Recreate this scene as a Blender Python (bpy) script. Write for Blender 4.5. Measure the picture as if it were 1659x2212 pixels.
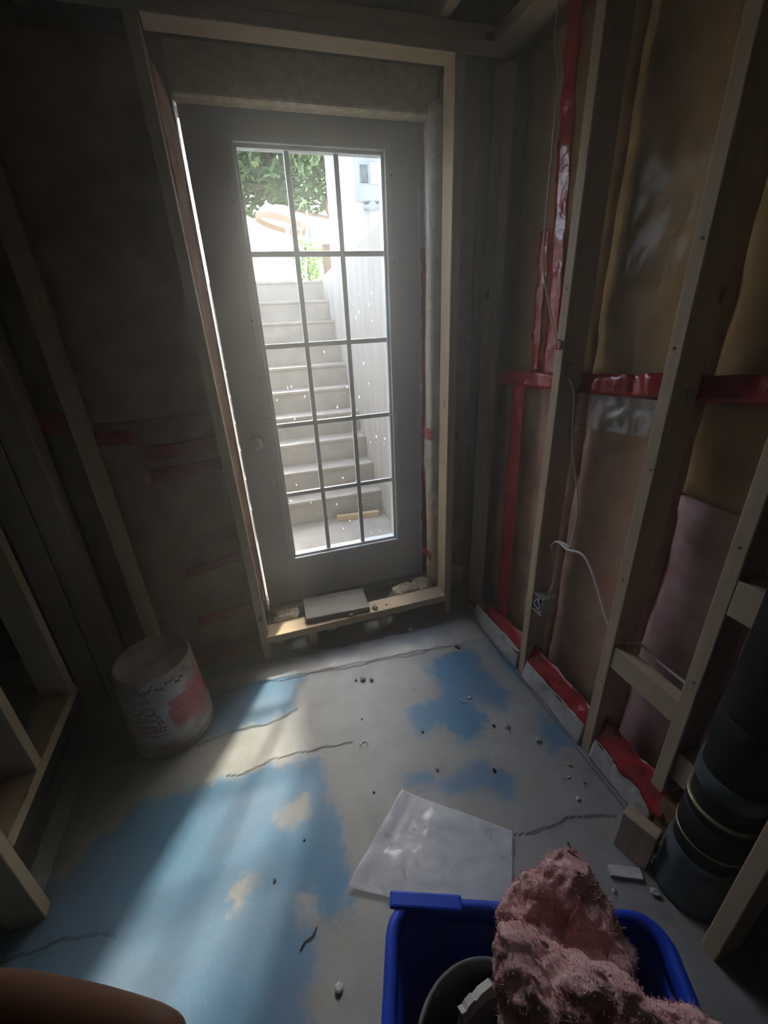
import bpy, bmesh, math, random
import numpy as np
from mathutils import Vector, Matrix, noise as mnoise

for o in list(bpy.data.objects): bpy.data.objects.remove(o)
S = bpy.context.scene
COL = S.collection

# ------------------------------------------------------------------ camera
yaw, pitch, roll, FPX = 0.29578571, 0.4302219, -0.04555542, 927.738
def Rz(a): return Matrix(((math.cos(a), -math.sin(a), 0), (math.sin(a), math.cos(a), 0), (0, 0, 1)))
def Rx(a): return Matrix(((1, 0, 0), (0, math.cos(a), -math.sin(a)), (0, math.sin(a), math.cos(a))))
Mw = Rz(roll) @ Rx(pitch) @ Matrix(((1, 0, 0), (0, 0, -1), (0, 1, 0))) @ Rz(yaw)
cam = bpy.data.objects.new('camera', bpy.data.cameras.new('camera'))
COL.objects.link(cam)
right, up, back = Mw[0], -Mw[1], -Mw[2]
cm = Matrix((right, up, back)).transposed().to_4x4()
cm.translation = (0, 0, 1.5)
cam.matrix_world = cm
cam.data.sensor_fit = 'VERTICAL'; cam.data.sensor_height = 24.0
cam.data.lens = FPX / 2212 * 24.0
cam.data.clip_start = 0.01
S.camera = cam

# ------------------------------------------------------------------ world, sun, exposure
S.view_settings.view_transform = 'Standard'; S.view_settings.look = 'None'
S.view_settings.gamma = 1.0; S.view_settings.use_curve_mapping = False
S.view_settings.exposure = 2.55
SUN_DIR = Vector((0.55, 1.0, 1.16)).normalized()       # towards the sun
W = bpy.data.worlds.new('sky'); S.world = W; W.use_nodes = True
wn, wl = W.node_tree.nodes, W.node_tree.links
wn.clear()
sk = wn.new('ShaderNodeTexSky'); sk.sky_type = 'NISHITA'; sk.sun_disc = False
sk.sun_elevation = math.asin(SUN_DIR.z); sk.sun_rotation = math.atan2(SUN_DIR.x, SUN_DIR.y)
sk.air_density = 1.0; sk.dust_density = 3.0; sk.ozone_density = 1.0
bg = wn.new('ShaderNodeBackground'); bg.inputs['Strength'].default_value = 0.34
hs = wn.new('ShaderNodeHueSaturation'); hs.inputs['Saturation'].default_value = 0.55
wo = wn.new('ShaderNodeOutputWorld')
wl.new(sk.outputs[0], hs.inputs['Color']); wl.new(hs.outputs[0], bg.inputs[0]); wl.new(bg.outputs[0], wo.inputs[0])
sl = bpy.data.lights.new('sun_offscreen', 'SUN'); sl.energy = 2.1; sl.angle = 0.05; sl.color = (1.0, 0.90, 0.70)
so = bpy.data.objects.new('sun_offscreen', sl); COL.objects.link(so)
so.location = SUN_DIR * 20
so.rotation_euler = SUN_DIR.to_track_quat('Z', 'Y').to_euler()

# ------------------------------------------------------------------ materials
MATS = {}
def new_mat(name):
    m = bpy.data.materials.new(name); m.use_nodes = True
    nt = m.node_tree; p = nt.nodes['Principled BSDF']
    MATS[name] = m
    return m, nt, p
def node(nt, t, **kw):
    n = nt.nodes.new(t)
    for k, v in kw.items(): setattr(n, k, v)
    return n
def ramp(nt, fac, stops):
    r = node(nt, 'ShaderNodeValToRGB'); e = r.color_ramp.elements
    while len(e) < len(stops): e.new(0.5)
    for el, (pos, c) in zip(e, stops):
        el.position = pos; el.color = (*c, 1) if len(c) == 3 else c
    nt.links.new(fac, r.inputs[0]); return r
def obj_coord(nt, scale=(1, 1, 1), rot=(0, 0, 0)):
    tc = node(nt, 'ShaderNodeTexCoord'); mp = node(nt, 'ShaderNodeMapping')
    mp.inputs['Scale'].default_value = scale; mp.inputs['Rotation'].default_value = rot
    nt.links.new(tc.outputs['Object'], mp.inputs[0]); return mp.outputs[0]
def noise(nt, vec, scale, detail=4, rough=0.55, dist=0.0):
    n = node(nt, 'ShaderNodeTexNoise'); n.inputs['Scale'].default_value = scale
    n.inputs['Detail'].default_value = detail; n.inputs['Roughness'].default_value = rough
    n.inputs['Distortion'].default_value = dist
    nt.links.new(vec, n.inputs['Vector']); return n
def bump(nt, p, h, strength=0.3, dist=0.01):
    b = node(nt, 'ShaderNodeBump'); b.inputs['Strength'].default_value = strength
    b.inputs['Distance'].default_value = dist
    nt.links.new(h, b.inputs['Height']); nt.links.new(b.outputs[0], p.inputs['Normal'])
def mixc(nt, fac, a, b):
    m = node(nt, 'ShaderNodeMix', data_type='RGBA')
    for sock, v in ((m.inputs['Factor'], fac), (m.inputs['A'], a), (m.inputs['B'], b)):
        if hasattr(v, 'links'): nt.links.new(v, sock)
        elif isinstance(v, (int, float)): sock.default_value = v
        else: sock.default_value = (*v, 1)
    return m.outputs['Result']

def simple(name, c1, c2, scale=8, rough=0.7, bmp=0.2, spec=0.4, stretch=(1, 1, 1), metal=0.0, lo=0.35, hi=0.65):
    m, nt, p = new_mat(name)
    v = obj_coord(nt, stretch)
    n = noise(nt, v, scale, 6)
    r = ramp(nt, n.outputs[0], [(lo, c1), (hi, c2)])
    nt.links.new(r.outputs[0], p.inputs['Base Color'])
    p.inputs['Roughness'].default_value = rough; p.inputs['Specular IOR Level'].default_value = spec
    p.inputs['Metallic'].default_value = metal
    if bmp: bump(nt, p, n.outputs[0], bmp, 0.006)
    return m

def wood(name, axis, c1, c2, knot=(0.16, 0.08, 0.04)):
    m, nt, p = new_mat(name)
    st = [9, 9, 9]; st[axis] = 0.5
    v = obj_coord(nt, tuple(st))
    n = noise(nt, v, 5, 6, 0.6, 0.6)
    r = ramp(nt, n.outputs[0], [(0.3, c1), (0.7, c2)])
    v2 = obj_coord(nt)
    st2 = [1, 1, 1]; st2[axis] = 0.55
    v2 = obj_coord(nt, tuple(st2))
    vo = node(nt, 'ShaderNodeTexVoronoi'); vo.inputs['Scale'].default_value = 6.5
    nt.links.new(v2, vo.inputs['Vector'])
    k = ramp(nt, vo.outputs['Distance'], [(0.05, (1, 1, 1)), (0.085, (0, 0, 0))])
    big = noise(nt, v2, 1.5, 2)
    b2 = ramp(nt, big.outputs[0], [(0.3, (0.86, 0.86, 0.86)), (0.7, (1.08, 1.05, 1.0))])
    mul = node(nt, 'ShaderNodeMix', data_type='RGBA', blend_type='MULTIPLY'); mul.inputs['Factor'].default_value = 1
    nt.links.new(r.outputs[0], mul.inputs['A']); nt.links.new(b2.outputs[0], mul.inputs['B'])
    c = mixc(nt, k.outputs[0], mul.outputs['Result'], knot)
    nt.links.new(c, p.inputs['Base Color'])
    p.inputs['Roughness'].default_value = 0.72; p.inputs['Specular IOR Level'].default_value = 0.25
    bump(nt, p, n.outputs[0], 0.15, 0.003)
    return m
PC1, PC2 = (0.50, 0.37, 0.235), (0.66, 0.51, 0.345)
for i, a in enumerate('xyz'): wood('pine_' + a, i, PC1, PC2)
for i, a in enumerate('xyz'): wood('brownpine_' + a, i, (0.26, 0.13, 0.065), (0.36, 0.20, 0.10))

# painted concrete floor: 'paint' and 'crack' are vertex masks of worn paint and cracks
m, nt, p = new_mat('floor_paint')
v = obj_coord(nt)
n1 = noise(nt, v, 9, 8, 0.65); n2 = noise(nt, v, 40, 6, 0.7); n3 = noise(nt, v, 2.2, 4)
at = node(nt, 'ShaderNodeAttribute', attribute_name='paint')
cr = node(nt, 'ShaderNodeAttribute', attribute_name='crack')
a1 = node(nt, 'ShaderNodeMath', operation='MULTIPLY_ADD'); nt.links.new(n1.outputs[0], a1.inputs[0]); a1.inputs[1].default_value = 0.75; nt.links.new(at.outputs['Fac'], a1.inputs[2])
a2 = node(nt, 'ShaderNodeMath', operation='MULTIPLY_ADD'); nt.links.new(n2.outputs[0], a2.inputs[0]); a2.inputs[1].default_value = 0.45; nt.links.new(a1.outputs[0], a2.inputs[2])
pm = ramp(nt, a2.outputs[0], [(0.0, (0, 0, 0)), (0.0, (0, 0, 0)), (1.0, (1, 1, 1))])
mr = node(nt, 'ShaderNodeMapRange'); mr.inputs['From Min'].default_value = 1.02; mr.inputs['From Max'].default_value = 1.16
nt.links.new(a2.outputs[0], mr.inputs['Value'])
conc = ramp(nt, n1.outputs[0], [(0.25, (0.25, 0.242, 0.225)), (0.5, (0.34, 0.332, 0.31)), (0.8, (0.43, 0.42, 0.395))])
blue = ramp(nt, n3.outputs[0], [(0.3, (0.04, 0.16, 0.33)), (0.7, (0.09, 0.225, 0.33))])
dr = ramp(nt, n3.outputs[0], [(0.35, (.60, .60, .60)), (0.6, (.97, .97, .97))])
dust = node(nt, 'ShaderNodeMath', operation='MULTIPLY'); nt.links.new(dr.outputs[0], dust.inputs[1])
nt.links.new(mr.outputs[0], dust.inputs[0])
c = mixc(nt, dust.outputs[0], conc.outputs[0], blue.outputs[0])
c = mixc(nt, cr.outputs['Fac'], c, (0.05, 0.045, 0.04))
sp = ramp(nt, n2.outputs[0], [(0.66, (0, 0, 0)), (0.72, (1, 1, 1))])
sf = node(nt, 'ShaderNodeMath', operation='MULTIPLY'); sf.inputs[1].default_value = 0.35; nt.links.new(sp.outputs[0], sf.inputs[0])
c = mixc(nt, sf.outputs[0], c, (0.30, 0.27, 0.22))
nt.links.new(c, p.inputs['Base Color'])
p.inputs['Roughness'].default_value = 0.55; p.inputs['Specular IOR Level'].default_value = 0.35
bump(nt, p, n2.outputs[0], 0.25, 0.004)

simple('slab', (0.20, 0.19, 0.17), (0.34, 0.32, 0.29), 6, 0.85)
simple('step_concrete', (0.30, 0.275, 0.24), (0.42, 0.39, 0.345), 7, 0.85, 0.3)
simple('wall_concrete', (0.33, 0.31, 0.28), (0.45, 0.425, 0.39), 4, 0.85, 0.35, stretch=(6, 6, 0.5))
simple('paver_concrete', (0.20, 0.18, 0.15), (0.28, 0.255, 0.215), 14, 0.95, 0.3, 0.08)
simple('masonry', (0.20, 0.19, 0.17), (0.32, 0.30, 0.27), 6, 0.9, 0.3)
simple('ceiling_board', (0.26, 0.20, 0.13), (0.38, 0.30, 0.20), 5, 0.9, 0.1)
simple('back_wall_board', (0.20, 0.17, 0.14), (0.28, 0.24, 0.20), 4, 0.9, 0.1)
simple('pink_wool', (0.70, 0.36, 0.36), (0.90, 0.60, 0.58), 16, 0.95, 0.8, 0.1)
simple('pink_wool_bin', (0.70, 0.36, 0.36), (0.90, 0.60, 0.58), 38, 0.95, 1.0, 0.1, lo=.38, hi=.62)
simple('tan_wool', (0.42, 0.25, 0.10), (0.64, 0.42, 0.18), 12, 0.95, 0.7, 0.1)
simple('mixed_wool', (0.48, 0.24, 0.17), (0.76, 0.47, 0.34), 9, 0.95, 0.7, 0.1)
simple('cream_wool', (0.50, 0.40, 0.26), (0.74, 0.63, 0.46), 30, 0.95, 0.9, 0.1)
simple('door_white', (0.64, 0.665, 0.69), (0.70, 0.725, 0.75), 3, 0.42, 0.02)
simple('muntin_white', (0.66, 0.69, 0.72), (0.72, 0.75, 0.78), 3, 0.4, 0.0)
simple('white_plastic', (0.66, 0.65, 0.62), (0.76, 0.75, 0.72), 3, 0.35, 0.0)
simple('pail_plastic', (0.28, 0.22, 0.20), (0.66, 0.62, 0.60), 7, 0.5, 0.1)
simple('label_red', (0.45, 0.07, 0.09), (0.60, 0.16, 0.18), 30, 0.5, 0.0)
simple('label_dark', (0.22, 0.02, 0.03), (0.34, 0.05, 0.06), 30, 0.5, 0.0)
simple('bin_blue', (0.015, 0.07, 0.62), (0.022, 0.095, 0.70), 4, 0.42, 0.05, 0.45)
simple('pail_grey', (0.13, 0.14, 0.15), (0.18, 0.19, 0.20), 4, 0.5, 0.05)
simple('gypsum', (0.55, 0.54, 0.50), (0.75, 0.74, 0.70), 30, 0.9, 0.4)
simple('gypsum_paper', (0.24, 0.21, 0.19), (0.33, 0.30, 0.27), 10, 0.9, 0.1)
simple('abs_black', (0.010, 0.009, 0.009), (0.022, 0.020, 0.020), 6, 0.6, 0.05, 0.2)
simple('pipe_grey', (0.05, 0.065, 0.06), (0.16, 0.18, 0.175), 14, 0.8, 0.4, 0.15)
simple('clamp', (0.30, 0.26, 0.12), (0.45, 0.40, 0.22), 12, 0.4, 0.05, metal=0.3)
simple('steel', (0.50, 0.50, 0.49), (0.62, 0.62, 0.60), 6, 0.28, 0.0, metal=0.55)
simple('meter_grey', (0.24, 0.26, 0.27), (0.34, 0.36, 0.37), 5, 0.5, 0.05)
simple('house_white', (0.78, 0.78, 0.76), (0.86, 0.86, 0.84), 4, 0.8, 0.05)
simple('roof_grey', (0.12, 0.11, 0.10), (0.2, 0.18, 0.17), 8, 0.9, 0.1)
simple('paving', (0.60, 0.57, 0.52), (0.74, 0.71, 0.66), 3, 0.9, 0.1)
simple('canopy_cream', (0.74, 0.68, 0.55), (0.82, 0.77, 0.64), 3, 0.9, 0.05)
simple('canopy_tan', (0.28, 0.19, 0.12), (0.36, 0.25, 0.17), 3, 0.9, 0.05)
simple('leaf_dark', (0.05, 0.10, 0.03), (0.12, 0.19, 0.06), 3, 0.6, 0.0)
simple('leaf_bright', (0.16, 0.30, 0.03), (0.30, 0.45, 0.06), 3, 0.6, 0.0)
simple('bark', (0.12, 0.08, 0.05), (0.22, 0.16, 0.11), 8, 0.9, 0.5)
simple('crumb_grey', (0.18, 0.165, 0.14), (0.34, 0.32, 0.28), 40, 0.9, 0.2)
simple('crumb_pale', (0.45, 0.43, 0.39), (0.62, 0.60, 0.55), 40, 0.9, 0.2)
simple('crumb_dark', (0.05, 0.045, 0.04), (0.11, 0.10, 0.09), 40, 0.9, 0.2)
simple('skin', (0.60, 0.28, 0.17), (0.68, 0.34, 0.22), 12, 0.5, 0.1)
simple('nail_skin', (0.66, 0.40, 0.31), (0.70, 0.45, 0.36), 12, 0.35, 0.0)
simple('sleeve', (0.03, 0.035, 0.05), (0.06, 0.065, 0.08), 12, 0.9, 0.2)
simple('box_dark', (0.02, 0.02, 0.02), (0.04, 0.04, 0.04), 12, 0.6, 0.0)
simple('greenish_board', (0.17, 0.185, 0.15), (0.25, 0.265, 0.22), 6, 0.8, 0.1)
simple('pencil', (0.10, 0.075, 0.055), (0.13, 0.10, 0.07), 12, 0.9, 0.0)

def tape_mat():
    m, nt, p = new_mat('red_tape')
    v = obj_coord(nt)
    n = noise(nt, v, 14, 3)
    r = ramp(nt, n.outputs[0], [(0.3, (0.26, 0.008, 0.014)), (0.7, (0.44, 0.02, 0.026))])
    vo = node(nt, 'ShaderNodeTexVoronoi'); vo.inputs['Scale'].default_value = 15; vo.inputs['Randomness'].default_value = 0.5
    nt.links.new(v, vo.inputs['Vector'])
    k = ramp(nt, vo.outputs['Distance'], [(0.0, (0.2, 0.2, 0.2)), (0.10, (0.8, 0.8, 0.8)), (0.2, (0.7, 0.7, 0.7)), (0.24, (0, 0, 0))])
    c = mixc(nt, k.outputs[0], r.outputs[0], (0.09, 0.006, 0.012))
    nt.links.new(c, p.inputs['Base Color'])
    p.inputs['Roughness'].default_value = 0.22; p.inputs['Specular IOR Level'].default_value = 0.6
    n2 = noise(nt, v, 40, 3, 0.5, 1.0)
    bump(nt, p, n2.outputs[0], 0.35, 0.006)
tape_mat()

def film(name, col, alpha, rough, bstr=0.4, bscale=7, speck=False):
    m, nt, p = new_mat(name)
    v = obj_coord(nt)
    n = noise(nt, v, bscale, 4, 0.5, 1.5)
    p.inputs['Base Color'].default_value = (*col, 1); p.inputs['Roughness'].default_value = rough
    p.inputs['Specular IOR Level'].default_value = 0.6
    a = ramp(nt, n.outputs[0], [(0.3, (alpha * 0.75,) * 3), (0.75, (min(1, alpha * 1.35),) * 3)])
    nt.links.new(a.outputs[0], p.inputs['Alpha'])
    bump(nt, p, n.outputs[0], bstr, 0.03)
film('vapour_film', (0.66, 0.46, 0.28), 0.11, 0.18, 0.3, 5)
film('clear_film', (0.86, 0.88, 0.92), 0.34, 0.2, 0.07, 9)
film('fold_film', (0.85, 0.80, 0.74), 0.20, 0.12, 0.7, 11)
film('white_film', (0.62, 0.60, 0.57), 0.75, 0.3, 0.4, 10)

m, nt, p = new_mat('glass')
g = node(nt, 'ShaderNodeBsdfTransparent'); g.inputs[0].default_value = (0.93, 0.95, 0.95, 1)
gl = node(nt, 'ShaderNodeBsdfGlossy'); gl.inputs['Roughness'].default_value = 0.03
df = node(nt, 'ShaderNodeBsdfDiffuse'); df.inputs[0].default_value = (0.85, 0.85, 0.84, 1)
mx = node(nt, 'ShaderNodeMixShader'); mx.inputs[0].default_value = 0.045
nt.links.new(g.outputs[0], mx.inputs[1]); nt.links.new(gl.outputs[0], mx.inputs[2])
v = obj_coord(nt, (1, 1, 0.45))
vo = node(nt, 'ShaderNodeTexVoronoi'); vo.inputs['Scale'].default_value = 34; nt.links.new(v, vo.inputs['Vector'])
k = ramp(nt, vo.outputs['Distance'], [(0.07, (1, 1, 1)), (0.11, (0, 0, 0))])
nn = noise(nt, obj_coord(nt), 5, 2)
kk = ramp(nt, nn.outputs[0], [(0.52, (0, 0, 0)), (0.60, (1, 1, 1))])
mm = node(nt, 'ShaderNodeMath', operation='MULTIPLY'); nt.links.new(k.outputs[0], mm.inputs[0]); nt.links.new(kk.outputs[0], mm.inputs[1])
mx2 = node(nt, 'ShaderNodeMixShader'); nt.links.new(mm.outputs[0], mx2.inputs[0])
tl = node(nt, 'ShaderNodeBsdfTranslucent'); tl.inputs[0].default_value = (0.95, 0.95, 0.95, 1)
nt.links.new(mx.outputs[0], mx2.inputs[1]); nt.links.new(tl.outputs[0], mx2.inputs[2])
nt.links.new(mx2.outputs[0], nt.nodes['Material Output'].inputs[0])

# ------------------------------------------------------------------ helpers
def link(name, me, mat, parent=None, smooth=False):
    o = bpy.data.objects.new(name, me); COL.objects.link(o)
    if mat: me.materials.append(MATS[mat])
    if smooth:
        for f in me.polygons: f.use_smooth = True
    if parent is not None: setpar(o, parent)
    return o
def setpar(o, parent):
    o.parent = parent
    off = parent.location.copy()
    if parent.parent is not None: off = off + parent.parent.location
    o.location = -off if parent.parent is None else -off
    o['_w'] = 0; del o['_w']
def tag(o, label=None, cat=None, group=None, kind=None):
    if label: o['label'] = label
    if cat: o['category'] = cat
    if group: o['group'] = group
    if kind: o['kind'] = kind
    return o
def empty(name, loc, label=None, cat=None, group=None, kind=None):
    o = bpy.data.objects.new(name, None); COL.objects.link(o); o.location = loc; o.empty_display_size = 0.05
    return tag(o, label, cat, group, kind)
def box_bm(bm, x0, x1, y0, y1, z0, z1, bev=0.0):
    r = bmesh.ops.create_cube(bm, size=1)
    for vtx in r['verts']:
        vtx.co = Vector((x0 + (vtx.co.x + .5) * (x1 - x0), y0 + (vtx.co.y + .5) * (y1 - y0), z0 + (vtx.co.z + .5) * (z1 - z0)))
    if bev:
        es = list({e for vtx in r['verts'] for e in vtx.link_edges})
        bmesh.ops.bevel(bm, geom=es, offset=bev, segments=2, affect='EDGES', profile=0.5)
def mesh_of(name, bm):
    me = bpy.data.meshes.new(name); bm.to_mesh(me); bm.free(); return me
def box(name, b, mat, parent=None, bev=0.003, rot=None, pivot=None):
    bm = bmesh.new(); box_bm(bm, *b, bev)
    if rot is not None:
        pv = Vector(pivot) if pivot else Vector(((b[0] + b[1]) / 2, (b[2] + b[3]) / 2, (b[4] + b[5]) / 2))
        bmesh.ops.transform(bm, matrix=Matrix.Translation(pv) @ rot.to_4x4() @ Matrix.Translation(-pv), verts=bm.verts)
    return link(name, mesh_of(name, bm), mat, parent)
def from_py(name, vs, fs, mat, parent=None, smooth=True):
    me = bpy.data.meshes.new(name); me.from_pydata([tuple(q) for q in vs], [], fs); me.update()
    bm = bmesh.new(); bm.from_mesh(me); bmesh.ops.recalc_face_normals(bm, faces=bm.faces); bm.to_mesh(me); bm.free()
    return link(name, me, mat, parent, smooth)
def tube(name, pts, r, mat, parent=None, seg=8, closed_caps=True, flat=1.0, sub=6):
    # smooth tube along Catmull-Rom points
    P = [Vector(q) for q in pts]
    path = []
    for i in range(len(P) - 1):
        p0, p1, p2, p3 = P[max(i - 1, 0)], P[i], P[i + 1], P[min(i + 2, len(P) - 1)]
        for k in range(sub):
            t = k / sub
            path.append(0.5 * ((2 * p1) + (p2 - p0) * t + (2 * p0 - 5 * p1 + 4 * p2 - p3) * t * t + (3 * p1 - p0 - 3 * p2 + p3) * t ** 3))
    path.append(P[-1])
    vs, fs = [], []
    prev = Vector((0.3, 0.2, 0.93)).normalized()
    for i, q in enumerate(path):
        t = (path[min(i + 1, len(path) - 1)] - path[max(i - 1, 0)]).normalized()
        a = prev - t * prev.dot(t)
        if a.length < 1e-4: a = t.orthogonal()
        a.normalize(); prev = a; b = t.cross(a)
        for k in range(seg):
            an = 2 * math.pi * k / seg
            vs.append(q + a * math.cos(an) * r + b * math.sin(an) * r * flat)
    n = len(path)
    for i in range(n - 1):
        for k in range(seg):
            k2 = (k + 1) % seg
            fs.append((i * seg + k, i * seg + k2, (i + 1) * seg + k2, (i + 1) * seg + k))
    fs.append(tuple(range(seg))); fs.append(tuple((n - 1) * seg + k for k in range(seg)))
    return from_py(name, vs, fs, mat, parent)
def lathe(name, prof, cx, cy, z0, mat, parent=None, seg=40, wob=0.0, cap_ends=True):
    vs, fs = [], []
    for j, (r, z) in enumerate(prof):
        for k in range(seg):
            a = 2 * math.pi * k / seg
            w = 1 + wob * mnoise.noise(Vector((math.cos(a) * 2, math.sin(a) * 2, z * 9)))
            vs.append((cx + r * w * math.cos(a), cy + r * w * math.sin(a), z0 + z))
    for j in range(len(prof) - 1):
        for k in range(seg):
            k2 = (k + 1) % seg
            fs.append((j * seg + k, j * seg + k2, (j + 1) * seg + k2, (j + 1) * seg + k))
    if cap_ends:
        fs.append(tuple(range(seg))); fs.append(tuple((len(prof) - 1) * seg + k for k in range(seg)))
    o = from_py(name, vs, fs, mat, parent, True)
    for f in o.data.polygons:
        if len(f.vertices) > 4: f.use_smooth = False
    return o
def fbm(q, sc, seed=0.0, oct=4):
    return mnoise.fractal(Vector((q[0] * sc + seed, q[1] * sc - seed * 1.7, q[2] * sc + seed * .6)), 0.9, 2.1, oct)
def sheet(name, c00, c10, c11, c01, nu, nv, amp, sc, mat, parent=None, nrm=(0, 0, 1), thick=0.0015, seed=0.0, shape=None, edge=0.0):
    """wrinkled sheet through four corners, with real thickness"""
    A, B, Cc, D = map(Vector, (c00, c10, c11, c01)); N = Vector(nrm).normalized()
    vs, fs = [], []
    for s in (0, 1):
        for j in range(nv + 1):
            for i in range(nu + 1):
                u, w = i / nu, j / nv
                q = A * (1 - u) * (1 - w) + B * u * (1 - w) + Cc * u * w + D * (1 - u) * w
                if edge:
                    bd = min(u, 1 - u, w, 1 - w)
                    if bd == 0:
                        e1 = (B - A).normalized(); e2 = (D - A).normalized()
                        q = q + e1 * edge * mnoise.noise(q * 23 + Vector((seed, 0, 0))) + e2 * edge * mnoise.noise(q * 23 + Vector((0, seed, 9)))
                d = amp * fbm(q, sc, seed)
                if shape: d += shape(u, w)
                vs.append(q + N * (d - s * thick))
    m1 = (nu + 1) * (nv + 1)
    idx = lambda s, i, j: s * m1 + j * (nu + 1) + i
    for j in range(nv):
        for i in range(nu):
            fs.append((idx(0, i, j), idx(0, i + 1, j), idx(0, i + 1, j + 1), idx(0, i, j + 1)))
            fs.append((idx(1, i, j), idx(1, i, j + 1), idx(1, i + 1, j + 1), idx(1, i + 1, j)))
    for i in range(nu):
        fs.append((idx(0, i, 0), idx(1, i, 0), idx(1, i + 1, 0), idx(0, i + 1, 0)))
        fs.append((idx(0, i, nv), idx(0, i + 1, nv), idx(1, i + 1, nv), idx(1, i, nv)))
    for j in range(nv):
        fs.append((idx(0, 0, j), idx(0, 0, j + 1), idx(1, 0, j + 1), idx(1, 0, j)))
        fs.append((idx(0, nu, j), idx(1, nu, j), idx(1, nu, j + 1), idx(0, nu, j + 1)))
    return from_py(name, vs, fs, mat, parent)
def lump(name, outline, nrm, thick, mat, parent=None, seed=0.0, amp=0.02, sc=14, rings=9, fine=.014, rag=0.0):
    """closed, inflated blanket from a star-shaped outline (world points on a plane)"""
    P = [Vector(q) for q in outline]
    # refine outline
    Q = []
    for i in range(len(P)):
        a, b = P[i], P[(i + 1) % len(P)]
        k = max(2, int((b - a).length / fine))
        for t in range(k): Q.append(a.lerp(b, t / k))
    cen = sum(Q, Vector()) / len(Q); N = Vector(nrm).normalized()
    vs, fs = [], []; n = len(Q)
    for side in (1, -1):
        for r in range(rings + 1):
            s = math.cos(r / rings * math.pi / 2); h = math.sin(r / rings * math.pi / 2) ** 0.6
            s = max(s, 0.02)
            for q in Q:
                w = cen.lerp(q, s) + N * side * h * thick / 2
                d = amp * fbm(w, sc, seed) + amp * 0.4 * fbm(w, sc * 4, seed + 3)
                if rag:
                    d += rag * (mnoise.ridged_multi_fractal(w * 26 + Vector((seed, 0, 0)), 0.8, 2.2, 5, 1.0, 2.0) - 1.0)
                vs.append(w + N * side * d + (w - cen).normalized() * d * 0.7)
    base = (rings + 1) * n
    for sd in (0, 1):
        for r in range(rings):
            for i in range(n):
                j = (i + 1) % n
                fs.append((sd * base + r * n + i, sd * base + r * n + j, sd * base + (r + 1) * n + j, sd * base + (r + 1) * n + i))
        fs.append(tuple(sd * base + rings * n + i for i in range(n)))
    bmw = [(i, (i + 1) % n, base + (i + 1) % n, base + i) for i in range(n)]
    fs += bmw
    return from_py(name, vs, fs, mat, parent)
def rock(name, loc, r, mat, seed, flat=0.6, parent=None):
    bm = bmesh.new(); bmesh.ops.create_icosphere(bm, subdivisions=2, radius=1)
    lo = 9
    for vtx in bm.verts:
        d = 1 + 0.55 * mnoise.noise(vtx.co * 1.3 + Vector((seed * 3.1, seed, -seed)))
        vtx.co = vtx.co * d * r; vtx.co.z *= flat; lo = min(lo, vtx.co.z)
    for vtx in bm.verts: vtx.co += Vector(loc) - Vector((0, 0, lo))
    return link(name, mesh_of(name, bm), mat, parent)

# ================================================================== STRUCTURE
# ---- floor: fine grid with worn blue paint, recessed cracks
gx = np.concatenate([[-2.6, -1.8], np.arange(-1.2, 1.2501, 0.006)])
gy = np.concatenate([[-3.0, -1.5, -0.5], np.arange(0.15, 1.9801, 0.006)])
X, Y = np.meshgrid(gx, gy)
PAINT = [
 [(-.54, 1.18), (-.32, 1.152), (-.04, 1.145), (.044, 1.115), (.043, 1.023), (.065, .826), (.056, .712), (.019, .624), (-.06, .611), (-.096, .466), (-.15, .1), (-1.2, .1), (-1.2, 1.0), (-.757, 1.0)],
 [(-.7, 1.72), (-.36, 1.642), (.023, 1.619), (.032, 1.525), (-.048, 1.368), (-.377, 1.349), (-.7, 1.36)],
 [(.62, 1.428), (.836, 1.446), (.849, 1.251), (.87, 1.139), (.8, 1.095), (.713, 1.152), (.70, 1.052), (.631, .985), (.564, 1.009), (.55, 1.102), (.421, 1.082), (.448, 1.211), (.609, 1.229)],
 [(.921, 1.014), (.975, .949), (.938, .854), (.864, .851)],
 [(.318, .961), (.427, .94), (.399, .896), (.316, .908)],
 [(.429, .885), (.609, .913), (.681, .813), (.639, .777), (.475, .835)],
 [(.984, 1.479), (.99, 1.122), (.95, 1.164), (.93, 1.381)],
 [(-.5, 1.70), (.8, 1.56), (.86, 1.66), (-.4, 1.74)],
]
GREY = [[(-.12, .98), (-.03, 1.0), (-.05, .93), (-.13, .92)], [(-.28, .80), (-.22, .82), (-.23, .74), (-.28, .73)], [(-.10, .72), (-.05, .74), (-.04, .66), (-.09, .65)]]
CRACK = [
 ([(-.394, 1.344), (-.236, 1.346), (-.089, 1.346), (-.01, 1.366)], .005),
 ([(-.288, 1.168), (-.207, 1.157), (-.105, 1.169), (0, 1.171), (.172, 1.13)], .004),
 ([(.568, .647), (.638, .646), (.72, .639), (.814, .624), (.919, .599)], .004),
 ([(-.855, .84), (-.725, .829), (-.573, .797)], .003),
 ([(-.331, 1.583), (.015, 1.555), (.361, 1.519), (.827, 1.477)], .0035),
 ([(.968, 1.56), (.968, 1.153), (.966, .855), (.962, .52)], .0045),
]
def seg_d(X, Y, a, b):
    ax, ay = a; bx, by = b; dx, dy = bx - ax, by - ay
    t = np.clip(((X - ax) * dx + (Y - ay) * dy) / (dx * dx + dy * dy + 1e-12), 0, 1)
    return np.hypot(X - ax - t * dx, Y - ay - t * dy)
def sdf(X, Y, poly):
    d = np.full(X.shape, 9.0); ins = np.zeros(X.shape, bool)
    n = len(poly)
    for i in range(n):
        a, b = poly[i], poly[(i + 1) % n]
        d = np.minimum(d, seg_d(X, Y, a, b))
        cond = ((a[1] > Y) != (b[1] > Y)) & (X < (b[0] - a[0]) * (Y - a[1]) / (b[1] - a[1] + 1e-12) + a[0])
        ins ^= cond
    return np.where(ins, d, -d)
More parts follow.
